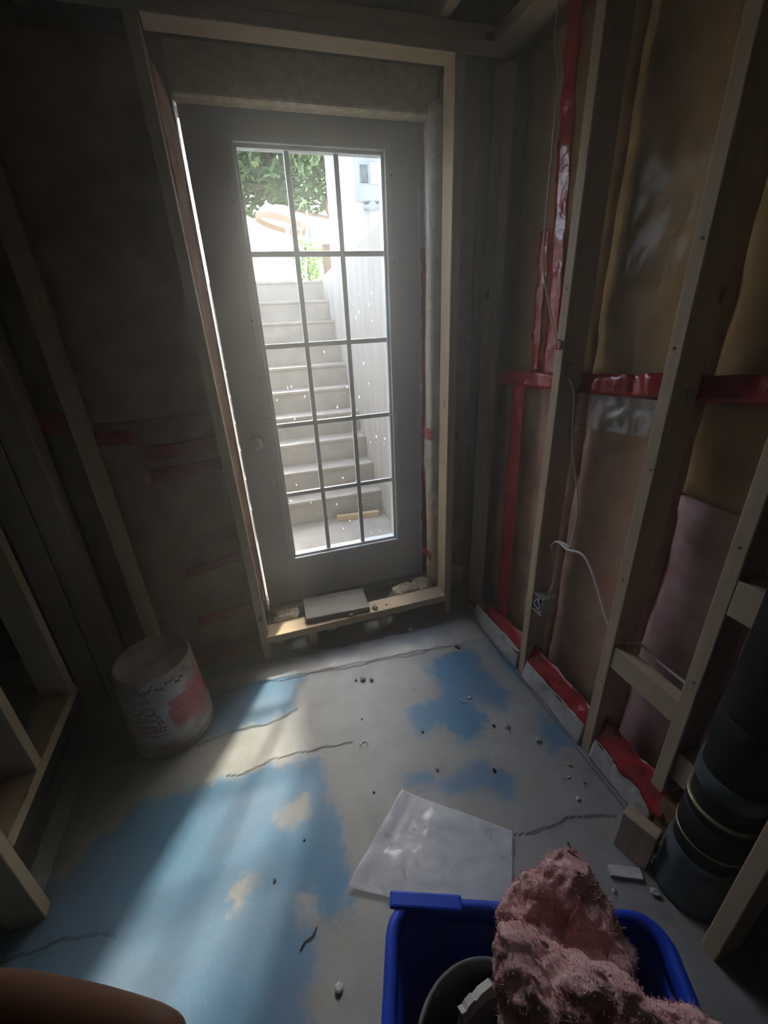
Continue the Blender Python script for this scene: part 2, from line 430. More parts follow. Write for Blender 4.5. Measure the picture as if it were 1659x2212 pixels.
pv = np.full(X.shape, -9.0)
for pl in PAINT: pv = np.maximum(pv, sdf(X, Y, pl))
for pl in GREY: pv = np.minimum(pv, -sdf(X, Y, pl))
paint = np.clip(0.5 + pv * 3.6, 0.0, 1.0)
crack = np.zeros(X.shape)
wob = 0.006 * np.sin(X * 24 + np.sin(Y * 17) * 2) + 0.003 * np.sin(Y * 60 + X * 71)
for pts, w in CRACK:
    d = np.full(X.shape, 9.0)
    for a, b in zip(pts[:-1], pts[1:]): d = np.minimum(d, seg_d(X + (0 if a[0] > .96 else wob), Y + (0 if a[0] > .96 else wob), a, b))
    crack = np.maximum(crack, np.clip(1.15 - d / w * 0.9, 0, 0.75))
Z = -0.003 * crack - 0.0006 * (1 - paint)
vs = np.stack([X.ravel(), Y.ravel(), Z.ravel()], 1)
ny, nx = X.shape
ii = np.arange(ny * nx).reshape(ny, nx)
fs = np.stack([ii[:-1, :-1].ravel(), ii[:-1, 1:].ravel(), ii[1:, 1:].ravel(), ii[1:, :-1].ravel()], 1)
me = bpy.data.meshes.new('floor'); me.from_pydata(vs.tolist(), [], fs.tolist()); me.update()
for nm, arr in (('paint', paint), ('crack', crack)):
    a = me.attributes.new(nm, 'FLOAT', 'POINT'); a.data.foreach_set('value', arr.ravel().astype(np.float32))
floor = link('floor', me, 'floor_paint'); tag(floor, 'grey concrete floor with worn patches of blue paint', None, None, 'structure')

# ---- room shell
def wall(name, b, mat): return tag(box(name, b, mat, None, 0), None, None, None, 'structure')
wall('ceiling', (-2.6, 1.30, -3.0, 2.25, 2.56, 2.62), 'ceiling_board')
wall('wall_right', (1.205, 1.32, -3.0, 2.0, -0.05, 2.56), 'masonry')
wall('wall_left', (-2.7, -2.6, -3.0, 2.0, -0.05, 2.56), 'back_wall_board')
wall('wall_behind', (-2.6, 1.3, -3.1, -3.0, -0.05, 2.56), 'back_wall_board')
# exterior wall around the doorway (opening x -0.064..0.86, z 0.06..2.21)
wall('wall_door_side', (-2.6, -0.066, 1.98, 2.22, -0.05, 2.60), 'masonry')
wall('wall_door_corner', (0.86, 1.32, 1.98, 2.22, -0.05, 2.60), 'masonry')
wall('wall_above_door', (-0.066, 0.86, 1.98, 2.22, 2.205, 2.60), 'masonry')
wall('wall_below_door', (-0.066, 0.86, 1.98, 2.22, -0.05, 0.085), 'masonry')
wall('wall_upper_outside', (-2.7, 1.32, 2.0, 2.22, 2.60, 3.1), 'house_white')

# ---- joists over the room, the subfloor above them being the ceiling
for i, x in enumerate((-1.25, -0.84, -0.435, -0.03, 0.375, 0.775, 1.12)):
    j = box('trim_%d' % (i + 1), (x, x + .038, -3.0, 1.97, 2.345, 2.56), 'pine_y', None, 0.002)
    tag(j, None, None, None, 'structure')

# ---- door
door = empty('door_1', (0.38, 2.02, 0.115), 'grey-white entry door with a fifteen pane window above a solid foot', None, None, 'structure')
DX0, DX1, DZ0, DZ1, DY0, DY1 = -.055, .818, .115, 2.195, 2.0, 2.045
GX0, GX1, GZ0, GZ1 = .108, .674, .372, 2.078
bm = bmesh.new()
for b in ((DX0, GX0, DY0, DY1, DZ0, DZ1), (GX1, DX1, DY0, DY1, DZ0, DZ1), (GX0, GX1, DY0, DY1, DZ0, GZ0), (GX0, GX1, DY0, DY1, GZ1, DZ1)): box_bm(bm, *b)
slab = link('slab', mesh_of('slab', bm), 'door_white', door)
bm = bmesh.new(); w = .03; yb, yf = 1.986, 2.002
for b in ((GX0 - w, GX0, yb, yf, GZ0 - w, GZ1 + w), (GX1, GX1 + w, yb, yf, GZ0 - w, GZ1 + w), (GX0, GX1, yb, yf, GZ0 - w, GZ0), (GX0, GX1, yb, yf, GZ1, GZ1 + w)): box_bm(bm, *b, 0.004)
w = .012
for b in ((GX0, GX0 + w, 2.0, 2.04, GZ0, GZ1), (GX1 - w, GX1, 2.0, 2.04, GZ0, GZ1), (GX0, GX1, 2.0, 2.04, GZ0, GZ0 + w), (GX0, GX1, 2.0, 2.04, GZ1 - w, GZ1)): box_bm(bm, *b, 0.002)
lite = link('glazing_frame', mesh_of('glazing_frame', bm), 'muntin_white', door)
PW, PH = (GX1 - GX0) / 3, (GZ1 - GZ0) / 5
for k in (1, 2): box('muntin', (GX0 + k * PW - .010, GX0 + k * PW + .010, 2.012, 2.028, GZ0, GZ1), 'muntin_white', lite, 0.002)
for k in (1, 2, 3, 4): box('muntin', (GX0, GX1, 2.0125, 2.0275, GZ0 + k * PH - .010, GZ0 + k * PH + .010), 'muntin_white', lite, 0.002)
for r in range(5):
    for c_ in range(3):
        box('pane', (GX0 + c_ * PW + .004, GX0 + (c_ + 1) * PW - .004, 2.018, 2.022, GZ0 + r * PH + .004, GZ0 + (r + 1) * PH - .004), 'glass', lite, 0)
for (sx, sz) in [(GX0 - .026, z) for z in (.45, .78, 1.1, 1.5, 1.9)] + [(GX1 + .026, z) for z in (.45, .7, .95, 1.3, 1.7, 2.0)] + [(.2, GZ0 - .026), (.39, GZ0 - .026), (.58, GZ0 - .026)]:
    bm = bmesh.new(); bmesh.ops.create_cone(bm, cap_ends=True, segments=10, radius1=.0035, radius2=.0028, depth=.004, matrix=Matrix.Translation((sx, 1.985, sz)) @ Matrix.Rotation(math.pi / 2, 4, 'X'))
    link('screw', mesh_of('screw', bm), 'pencil', lite)
def lathe_y(name, prof, x, y, z, mat, parent, seg=28):
    vs, fs = [], []
    for (r, d) in prof:
        for k in range(seg):
            a = 2 * math.pi * k / seg; vs.append((x + r * math.cos(a), y - d, z + r * math.sin(a)))
    for j in range(len(prof) - 1):
        for k in range(seg):
            k2 = (k + 1) % seg; fs.append((j * seg + k, j * seg + k2, (j + 1) * seg + k2, (j + 1) * seg + k))
    fs.append(tuple(range(seg))); fs.append(tuple((len(prof) - 1) * seg + k for k in range(seg)))
    return from_py(name, vs, fs, mat, parent)
kn = lathe_y('door_knob', [(.032, 0), (.032, .006), (.014, .010), (.012, .026), (.020, .034), (.027, .044), (.028, .054), (.024, .063), (.012, .068)], .018, 2.0, 1.003, 'steel', door); kn['label'] = 'round metal door knob'
lathe_y('deadbolt', [(.031, 0), (.031, .006), (.027, .012), (.012, .014), (.010, .02)], .026, 2.0, 1.155, 'door_white', door)
# jamb and sill of the door
jb = tag(box('trim_8', (.822, .86, 1.985, 2.10, .06, 2.205), 'door_white', None, 0.002), None, None, None, 'structure')
tag(box('trim_9', (-.06, .82, 2.0, 2.14, .085, .113), 'meter_grey', None, 0.002), None, None, None, 'structure')
tag(box('trim_10', (-.064, .82, 2.0, 2.09, 2.197, 2.205), 'door_white', None, 0), None, None, None, 'structure')

# ================================================================== FRAMES
fr = empty('stud_wall_frame', (.36, 1.76, 0), 'pale pine stud frame around the doorway with a raised sill board', 'wall frame')
Y0, Y1 = 1.72, 1.809
def stud(x0, x1, z0, z1, parent, y0=Y0, y1=Y1, mat='pine_z', name='stud', tw=0.0):
    return box(name, (x0, x1, y0, y1, z0, z1), mat, parent, 0.003, Matrix.Rotation(tw, 3, 'Y') if tw else None)
stud(-.128, -.09, 0, 2.265, fr, tw=-0.012)
stud(.838, .876, 0, 2.265, fr)
stud(-.585, -.547, 0, 2.265, fr, tw=-0.01)
stud(1.034, 1.072, 0, 2.265, fr)
stud(-.79, -.701, 0, 2.265, fr)
stud(-.885, -.795, 0, 2.265, fr)
box('header', (-.10, .85, Y0 - .001, Y1, 2.265, 2.303), 'pine_x', fr)
box('top_plate', (-.90, 1.075, Y0, Y1, 2.303, 2.343), 'pine_x', fr)
box('sill_board', (-.092, .839, 1.705, 1.80, .100, .138), 'pine_x', fr, 0.003)
stud(.112, .150, 0, .102, fr, 1.72, 1.80, name='cripple_stud')
stud(.481, .519, 0, .102, fr, 1.72, 1.80, name='cripple_stud')

fr2 = empty('stud_wall_frame', (1.03, .9, 0), 'pale pine stud frame on the side wall with electrical cable threaded through it', 'wall frame')
XA, XB = .985, 1.074
SIDE_STUDS = []
for (y0, y1, z0) in ((1.205, 1.243, .0), (.797, .835, .0), (.533, .571, .17)):
    SIDE_STUDS.append(((y0 + y1) / 2, box('stud', (XA, XB, y0, y1, z0, 2.30), 'pine_z', fr2)))
box('stud', (XA + .02, XB, .14, .178, 0, 2.30), 'pine_z', fr2)
box('top_plate', (XA, XB, -.6, 1.719, 2.30, 2.343), 'pine_y', fr2)
box('blocking', (XA + .004, XA + .042, .571, .797, .425, .51), 'pine_y', fr2)
box('blocking', (XA, XA + .085, .468, .533, .83, .925), 'pine_y', fr2)
box('packing_block', (1.0, 1.075, .47, .535, .24, .345), 'pine_x', fr2, 0.003)
box('bottom_plate', (XA + .012, XB, .56, 1.72, 0, .03), 'pine_y', fr2)

fr3 = empty('stud_wall_frame', (-.81, 1.2, 0), 'low pine frame with a rail held above the floor, beside the upturned pail', 'wall frame')
XC, XD = -.86, -.77
box('rail', (XC, XD, .941, 1.495, .27, .310), 'pine_y', fr3)
for (y0, y1, z0) in ((1.445, 1.483, .31), (1.135, 1.173, .31), (.903, .941, .0)):
    box('stud', (XC, XD, y0, y1, z0, 2.34), 'pine_z', fr3)
box('stud', (XC, XD, .903 - .44, .941 - .44, 0, 2.34), 'pine_z', fr3)
box('top_plate', (XC, XD, .46, 1.719, 2.303, 2.343), 'pine_y', fr3)

post = tag(box('wall_post', (.88, .969, .243, .281, 0, 2.343), 'pine_z'), 'upright pine post standing on the floor right in front of the black drain pipe', 'post')

# ================================================================== INSULATION AND FILM
def batt(name, c00, c10, c11, c01, nrm, mat, label, group, seed, nu=10, nv=26, amp=.011, sc=5, bulge=.012, thick=.05):
    o = sheet(name, c00, c10, c11, c01, nu, nv, amp, sc, mat, None, nrm, thick, seed, lambda u, w: bulge * (1 - (2 * u - 1) ** 4) * (1 - (2 * w - 1) ** 8))
    return tag(o, label, 'insulation', group)
XI = 1.132
def rbatt(y0, y1, z0, z1, mat, label, seed):
    return batt('insulation_batt', (XI, y1, z0), (XI, y0, z0), (XI, y0, z1), (XI, y1, z1), (-1, 0, 0), mat, label, 'insulation batts in the side wall', seed)
rbatt(1.224, 1.73, .01, 1.24, 'mixed_wool', 'pale pink insulation batt below the tape line next to the room corner', 1)
rbatt(1.224, 1.73, 1.25, 2.29, 'tan_wool', 'tan insulation batt above the tape line next to the room corner', 2)
rbatt(.816, 1.2235, .01, 1.27, 'mixed_wool', 'beige pink insulation batt behind the electrical box, between two studs', 3)
rbatt(.816, 1.2235, 1.28, 2.29, 'tan_wool', 'golden tan insulation batt above the shiny crumpled red tape', 4)
rbatt(.552, .8155, .01, 1.0, 'pink_wool', 'bright pink insulation batt behind the short horizontal blocking board', 5)
rbatt(.552, .8155, 1.01, 2.29, 'tan_wool', 'brown tan insulation batt in the narrow bay above the blocking board', 6)
rbatt(.16, .5515, .01, 1.2, 'pink_wool', 'dark pink insulation batt behind the black drain pipe', 7)
rbatt(.16, .5515, 1.21, 2.29, 'tan_wool', 'dim tan insulation batt high above the drain pipe', 8)
YI = 1.888
def dbatt(x0, x1, z0, z1, mat, label, seed):
    return batt('insulation_batt', (x0, YI, z0), (x1, YI, z0), (x1, YI, z1), (x0, YI, z1), (0, -1, 0), mat, label, 'insulation batts in the door wall', seed)
dbatt(-.566, -.108, .02, 1.16, 'mixed_wool', 'pinkish insulation batt low beside the door knob side of the doorway', 11)
dbatt(-.566, -.108, 1.17, 2.28, 'mixed_wool', 'greyish insulation batt high beside the doorway behind cloudy film', 12)
dbatt(-.72, -.5665, .02, 2.28, 'tan_wool', 'narrow brown insulation batt between the pail stud and corner studs', 13)
dbatt(.878, 1.032, .02, 2.28, 'mixed_wool', 'narrow pinkish insulation batt in the room corner beside the doorway', 14)

vf = sheet('vapour_barrier', (1.079, 1.70, .06), (1.079, .20, .06), (1.079, .20, 1.30), (1.079, 1.70, 1.30), 90, 70, .007, 6, 'vapour_film', None, (-1, 0, 0), .0012, 3.3)
tag(vf, 'clear plastic vapour barrier over the lower half of the side wall insulation', 'plastic film')
vf = sheet('vapour_barrier', (1.077, 1.70, 1.27), (1.077, .20, 1.27), (1.077, .20, 2.30), (1.077, 1.70, 2.30), 90, 60, .007, 5, 'vapour_film', None, (-1, 0, 0), .0012, 7.1)
tag(vf, 'clear plastic vapour barrier over the upper half of the side wall insulation', 'plastic film')
vf = sheet('vapour_barrier', (-.70, 1.822, .03), (-.128, 1.822, .03), (-.128, 1.822, 2.29), (-.70, 1.822, 2.29), 50, 120, .010, 7, 'vapour_film', None, (0, -1, 0), .0012, 1.1)
tag(vf, 'cloudy wrinkled vapour barrier between the corner studs and the door latch side', 'plastic film')
vf = sheet('vapour_barrier', (.876, 1.822, .03), (1.035, 1.822, .03), (1.035, 1.822, 2.29), (.876, 1.822, 2.29), 20, 120, .008, 9, 'vapour_film', None, (0, -1, 0), .0012, 5.1)
tag(vf, 'narrow strip of vapour barrier in the room corner beside the doorway', 'plastic film')
vf = sheet('vapour_barrier', (-.10, 1.86, 2.16), (.84, 1.86, 2.16), (.84, 1.815, 2.30), (-.10, 1.815, 2.30), 60, 12, .007, 9, 'vapour_film', None, (0, -1, 0), .0012, 8.1)
tag(vf, 'vapour barrier strip stretched over the top of the doorway under the header', 'plastic film')
tag(box('insulation_batt', (-.062, .858, 1.90, 1.979, 2.165, 2.30), 'cream_wool', None, .01), 'insulation batt packed across the top of the doorway behind film', 'insulation', 'insulation batts in the door wall')
ff = sheet('film_fold', (1.05, 1.195, 1.13), (1.05, .84, 1.16), (1.058, .84, 1.265), (1.058, 1.195, 1.235), 46, 18, .022, 13, 'fold_film', None, (-1, 0, 0), .001, 61.0)
tag(ff, 'shiny crumpled film fold just below the crumpled red tape', 'plastic film')
# returns beside the door
rt = sheet('insulation_return', (-.096, 1.808, .14), (-.070, 1.98, .11), (-.070, 1.98, 2.2), (-.096, 1.808, 2.2), 8, 70, .006, 9, 'mixed_wool', None, (1, 0, 0), .012, 4.4)
tag(rt, 'thin pink insulation return lining the latch side of the door opening', 'insulation')
o = lathe('insulation_roll', [(.005, 0), (.040, .004), (.043, .10), (.040, .25), (.045, .5), (.042, .8), (.046, 1.2), (.042, 1.6), (.040, 2.0), (.036, 2.05), (.004, 2.06)], .846, 1.868, .137, 'cream_wool', None, 24, .12)
tag(o, 'column of cream insulation wrapped in film packed along the hinge jamb', 'insulation')
o = lathe('film_wrap', [(.047, .55), (.050, .7), (.047, .95), (.051, 1.2), (.048, 1.5), (.050, 1.8), (.046, 2.0)], .846, 1.868, .137, 'clear_film', None, 26, .22, cap_ends=False)
tag(o, 'clear film wrapped round the insulation column on the hinge jamb', 'plastic film')
for i, (x, y, w_, lab) in enumerate(((.70, 1.85, .14, 'fluffy cream insulation tuck between the sill board and door near the hinge side'), (.02, 1.85, .07, 'cream insulation tuck beside the pavers wooden shim under the door'))):
    out = [(x - w_, y - .03, .11), (x - w_ * .5, y - .05, .115), (x + w_ * .6, y - .04, .12), (x + w_, y, .12), (x + w_ * .6, y + .06, .115), (x - w_ * .5, y + .05, .11)]
    tag(lump('insulation_tuft', out, (0, 0, 1), .07, 'cream_wool', None, 2.0 + i, .022, 16), lab, 'insulation')
for i, (x, z, w_) in enumerate(((-.03, .04, .045), (.22, .07, .06), (.33, .075, .04), (.62, .06, .09))):
    out = [(x - w_, 1.80, z + .03), (x - w_ * .6, 1.80, z - .02), (x + w_ * .2, 1.80, z - .035), (x + w_, 1.80, z + .01), (x + w_ * .7, 1.80, z + .035)]
    tag(lump('insulation_tuft', out, (0, -1, 0), .05, 'cream_wool', None, 5.0 + i, .018, 18), ('ragged cream insulation beside the foot of the latch side stud', 'cream insulation tuft hanging beside the short stud below the paver', 'small cream insulation tuft midway between the two short studs under the sill', 'wide cream insulation tuft hanging between a short stud and the hinge side stud')[i], 'insulation', 'insulation tufts under the sill board')
dk = tag(box('trim_11', (-.09, .84, 1.83, 1.978, -.0, .06), 'masonry', None, 0), None, None, None, 'structure')

# ================================================================== RED TAPE
def tape(p00, p10, p11, p01, nrm, label, seed, amp=.006, group=None, edge=.006):
    L = max((Vector(p10) - Vector(p00)).length, .02); Hh = max((Vector(p01) - Vector(p00)).length, .02)
    o = sheet('red_tape', p00, p10, p11, p01, max(4, int(L / .012)), max(4, int(Hh / .012)), amp, 16, 'red_tape', None, nrm, .001, seed, None, edge)
    return tag(o, label, 'tape', group)
NX = (-1, 0, 0); NY = (0, -1, 0)
XT = 1.062
tape((XT, 1.70, 1.205), (XT, 1.245, 1.235), (XT, 1.245, 1.29), (XT, 1.70, 1.265), NX, 'horizontal red tape crossing the corner bay above the electrical box stud', 1)
tape((XT, 1.203, 1.235), (XT, .837, 1.268), (XT, .837, 1.335), (XT, 1.203, 1.295), NX, 'shiny crumpled horizontal red tape between two studs', 2, .014)
tape((XT, .795, 1.27), (XT, .573, 1.30), (XT, .573, 1.36), (XT, .795, 1.335), NX, 'horizontal red tape in the narrow bay above the pink batt', 3)
tape((XT, .531, 1.30), (XT, .20, 1.31), (XT, .20, 1.375), (XT, .531, 1.36), NX, 'dim horizontal red tape high above the drain pipe', 4)
tape((XT + .002, 1.56, .05), (XT + .002, 1.47, .05), (XT + .002, 1.50, 1.24), (XT + .002, 1.58, 1.24), NX, 'long vertical red tape running down to the floor corner', 5)
tape((XT + .002, 1.475, 1.28), (XT + .002, 1.425, 1.28), (XT + .002, 1.44, 1.74), (XT + .002, 1.495, 1.74), NX, 'short vertical red tape above the horizontal tape in the corner bay', 6)
tape((XT + .002, 1.395, 1.28), (XT + .002, 1.325, 1.28), (XT + .002, 1.40, 2.29), (XT + .002, 1.465, 2.29), NX, 'long vertical red tape rising to the ceiling plate', 7)
tape((.995, 1.60, .04), (.985, 1.25, .085), (1.03, 1.25, .155), (1.04, 1.60, .10), NX, 'red tape along the wall foot in the corner bay', 8, .008)
tape((.992, 1.203, .085), (.990, .837, .085), (1.03, .837, .145), (1.035, 1.203, .16), NX, 'wavy red tape along the wall foot under the electrical box bay', 9, .010)
tape((.992, .795, .085), (.975, .50, .09), (1.02, .50, .165), (1.03, .795, .175), NX, 'glossy red tape along the wall foot with a torn loose end', 10, .012, None, .012)
tape((1.045, .583, .55), (1.045, .573, .55), (1.045, .573, .95), (1.045, .59, .95), NX, 'narrow red tape edge beside the pink batt', 11)
tape((.979, 1.243 - .012, 1.37), (.979, 1.208, 1.375), (.979, 1.208, 1.40), (.979, 1.243 - .008, 1.405), NX, 'small scrap of red tape stuck on the face of a stud', 12, .003)
YT = 1.806
tape((-.70, YT, 1.17), (-.588, YT, 1.15), (-.588, YT, 1.225), (-.70, YT, 1.25), NY, 'dim red tape in the narrow dark bay behind the pail', 21)
tape((-.545, YT, 1.10), (-.41, YT, 1.09), (-.42, YT, 1.145), (-.545, YT, 1.16), NY, 'short red tape patch right beside the stud behind the pail', 22)
tape((-.40, YT, 1.02), (-.13, YT, 1.035), (-.13, YT, 1.085), (-.40, YT, 1.08), NY, 'upper of two parallel red tapes beside the door knob', 23)
tape((-.41, YT, .925), (-.13, YT, .955), (-.13, YT, 1.005), (-.40, YT, .985), NY, 'lower of two parallel red tapes beside the door knob', 24)
tape((-.38, YT, .475), (-.13, YT, .52), (-.13, YT, .56), (-.37, YT, .52), NY, 'red tape sloping down beside the lower door, above the pail top', 25)
tape((-.38, YT, .205), (-.13, YT, .235), (-.13, YT, .285), (-.37, YT, .265), NY, 'ragged red tape low beside the doorway stud', 26)
tape((-.54, 1.79, .01), (-.13, 1.79, .01), (-.13, 1.80, .06), (-.54, 1.80, .06), NY, 'dark red tape along the wall foot behind the pail', 27)
tape((.88, YT, .945), (.935, YT, .94), (.935, YT, .99), (.88, YT, .995), NY, 'short red tape end in the corner beside the doorway stud', 28)
tape((.88, YT, .27), (1.01, YT, .22), (1.02, YT, .27), (.88, YT, .325), NY, 'drooping red tape low in the corner beside the doorway stud', 29)
tape((.815, 1.975, .12), (.845, 1.975, .12), (.848, 1.975, 1.75), (.822, 1.975, 1.75), NY, 'long red tape sealing the hinge jamb of the door', 30)
tape((.80, 1.81, .955), (.80, 1.93, .95), (.80, 1.93, 1.0), (.80, 1.81, 1.005), (-1, -.3, 0), 'red tape band round the packed column at knob height', 31, .005)
tape((.80, 1.81, .30), (.80, 1.93, .29), (.80, 1.93, .335), (.80, 1.81, .345), (-1, -.3, 0), 'red tape band low round the packed column', 32, .005)
tape((-.083, 1.83, .50), (-.072, 1.95, .50), (-.072, 1.95, .55), (-.083, 1.83, .55), (1, -.2, 0), 'small red tape patch on the latch side return above the other', 33, .003)
tape((-.083, 1.83, .21), (-.072, 1.95, .21), (-.072, 1.95, .255), (-.083, 1.83, .255), (1, -.2, 0), 'small red tape patch at the foot of the latch side return', 34, .003)

# film flaps along the foot of the side wall
for (ya, yb, lab, sd) in ((1.64, 1.25, 'pale film flap along the wall foot in the corner bay', 1), (1.20, .84, 'pale film flap along the wall foot below the wavy red tape', 2), (.79, .54, 'pale film flap along the wall foot below the torn red tape', 3)):
    o = sheet('film_flap', (.975, ya, .003), (.975, yb, .003), (.990, yb, .10), (.990, ya, .09), 40, 10, .006, 14, 'white_film', None, NX, .001, 20 + sd)
    tag(o, lab, 'plastic film')
o = sheet('film_strip', (-.44, 1.61, .005), (.95, 1.475, .005), (.97, 1.64, .005), (-.44, 1.70, .005), 120, 16, .004, 9, 'fold_film', None, (0, 0, 1), .001, 31, None, .012)
tag(o, 'long pale film strip lying on the floor along the door wall', 'plastic film')

# ================================================================== THINGS AT THE DOOR
pa = box('paver', (.112, .432, 1.728, 1.905, .139, .167), 'paver_concrete', None, 0.004, Matrix.Rotation(-.06, 3, 'Z'))
tag(pa, 'grey concrete paver lying on the sill board under the door', 'paver')
sh = box('wood_shim', (-.045, .12, 1.93, 1.972, .062, .105), 'pine_x', None, 0.003, Matrix.Rotation(.05, 3, 'Z'))
tag(sh, 'pale wooden shim in the gap under the door beside the paver', 'wood piece')
for i, (x, y, r) in enumerate(((.33, 1.722, .013), (.345, 1.728, .010), (.455, 1.735, .015), (.462, 1.75, .009), (.52, 1.74, .006), (.19, 1.725, .005), (.15, 1.722, .005), (.23, 1.73, .006))):
    tag(rock('mortar_crumb', (x, y, .138), r, 'crumb_grey', i + 1), 'small grey mortar crumb on the sill board beside the paver', 'debris', 'mortar crumbs on the sill board')

# ================================================================== PAIL
BX, BY = -.497, 1.475
pail = empty('pail', (BX, BY, 0), 'upturned white plastic pail with red printing, dirty, standing on the floor', 'pail')
pbody = lathe('body', [(.142, .0), (.154, .0), (.156, .012), (.152, .02), (.152, .035), (.156, .04), (.156, .048), (.151, .054), (.151, .075), (.154, .08), (.154, .088), (.149, .094), (.136, .350), (.133, .358), (.127, .360), (.122, .354), (.118, .346), (.01, .345)], BX, BY, 0, 'pail_plastic', pail, 56)
def rr(z): return .149 + (.136 - .149) * (z - .094) / (.350 - .094) + .0007
def patch(vs, fs, a0, a1, z0, z1, skew=0.0, n=10):
    b = len(vs)
    for i in range(n + 1):
        a = math.radians(a0 + (a1 - a0) * i / n)
        for z in (z0, z1):
            r = rr(z); vs.append((BX + r * math.cos(a), BY + r * math.sin(a), z))
    for i in range(n): fs.append((b + 2 * i, b + 2 * i + 2, b + 2 * i + 3, b + 2 * i + 1))
vs, fs = [], []
for (z0, z1, a0, a1) in ((.252, .268, -40, 8), (.215, .248, -70, 12), (.190, .212, -74, 12), (.166, .187, -74, 12), (.148, .163, -73, 12), (.134, .1455, -72, 12), (.122, .131, -71, 12), (.110, .114, -70, 12)):
    patch(vs, fs, a0, a1, z0, z1, n=18)
patch(vs, fs, -13, -6, .285, .315, n=3)
st = from_py('printed_stripes', vs, fs, 'label_red', pbody); st['label'] = 'faded red printed text block'
random.seed(4); vs, fs = [], []
for r_ in range(9):
    z = .125 + r_ * .014; a = -122
    while a < -86:
        w = random.uniform(2.0, 5.0)
        if random.random() < .85: patch(vs, fs, a, a + w, z, z + .0085, n=2)
        a += w + random.uniform(1.0, 2.2)
for z in (.268, .276): patch(vs, fs, -118, -92, z, z + .003, n=8)
patch(vs, fs, -120, -80, .108, .112, n=8)
st = from_py('printed_dots', vs, fs, 'label_dark', pbody); st['label'] = 'dark red blotchy printing'
vs, fs = [], []
for i in range(26):
    a = -118 + i * 3.6; z = .315 + .012 * math.sin(i * .9) + .008 * math.sin(i * 2.3)
    patch(vs, fs, a, a + 4.5, z, z + .004 + .006 * abs(math.sin(i * 1.7)), n=2)
st = from_py('dirt_smear', vs, fs, 'crumb_dark', pbody)

# ================================================================== FLOOR THINGS
o = sheet('plastic_sheet', (.05, .69, .006), (.44, .465, .006), (.578, .662, .006), (.294, .897, .006), 60, 50, .004, 8, 'clear_film', None, (0, 0, 1), .001, 41,
          lambda u, w: .014 * max(0, .10 - u) / .10 * (.4 + .6 * abs(math.sin(w * 9))) + .004)
tag(o, 'crumpled square of clear plastic sheet lying on the floor', 'plastic sheet')
random.seed(11)
crumbs = [(.30, 1.43, .012, 'crumb_grey'), (.335, 1.415, .009, 'crumb_grey'), (.27, 1.44, .006, 'crumb_grey'), (.79, 1.47, .011, 'crumb_dark'), (.70, 1.175, .006, 'crumb_pale'), (.725, 1.02, .007, 'crumb_dark'), (.77, 1.0, .010, 'crumb_pale'), (.85, .91, .012, 'crumb_pale'),
 (.45, 1.09, .005, 'crumb_dark'), (.63, .86, .006, 'crumb_dark'), (.545, .88, .007, 'crumb_pale'), (.44, .93, .006, 'crumb_grey'), (.89, .79, .007, 'crumb_pale'), (.86, .75, .006, 'crumb_pale'), (.90, .72, .006, 'crumb_pale'), (.84, .68, .007, 'crumb_pale'),
 (.24, 1.23, .004, 'crumb_dark'), (.20, .93, .004, 'crumb_dark'), (-.05, .86, .004, 'crumb_dark'), (-.15, .78, .005, 'crumb_dark'), (-.02, .50, .011, 'crumb_pale'), (.86, .40, .010, 'crumb_pale'), (.76, .44, .006, 'crumb_pale'), (.50, 1.30, .004, 'crumb_grey'), (.62, 1.33, .004, 'crumb_grey'), (.72, .58, .004, 'crumb_dark'), (.66, .90, .004, 'crumb_pale')]
LAB = {'crumb_grey': ('grey rubble crumb on the bare concrete floor', 'grey crumbs on the floor'), 'crumb_dark': ('tiny dark rubble crumb on the floor', 'dark crumbs on the floor'), 'crumb_pale': ('pale plaster crumb on the floor', 'pale crumbs on the floor')}
for i, (x, y, r, mt) in enumerate(crumbs):
    if .05 < x < .58 and y < .9 and not (y < .55 and x < .1): continue
    tag(rock('rubble_crumb', (x, y, -.001), r, mt, i + 20), LAB[mt][0], 'debris', LAB[mt][1])
tag(rock('rubble_crumb', (.62, 1.66, .004), .016, 'cream_wool', 77), 'tan fluff ball on the film strip below the sill board', 'debris')
tag(tube('wire_scrap', [(.20, 1.115, .003), (.215, 1.13, .003), (.232, 1.122, .004), (.228, 1.108, .003)], .0016, 'steel', None, 6), 'small curled scrap of bright wire on the floor', 'wire')
tag(tube('wire_scrap', [(-.10, .60, .003), (-.085, .615, .003), (-.065, .618, .004), (-.05, .635, .003)], .0016, 'box_dark', None, 6), 'small dark bent wire scrap on the blue paint', 'wire')
tag(tube('wire_scrap', [(.655, 1.19, .004), (.662, 1.165, .004), (.682, 1.155, .004)], .0016, 'white_plastic', None, 6), 'small white bent wire scrap beside the blue paint patch', 'wire')

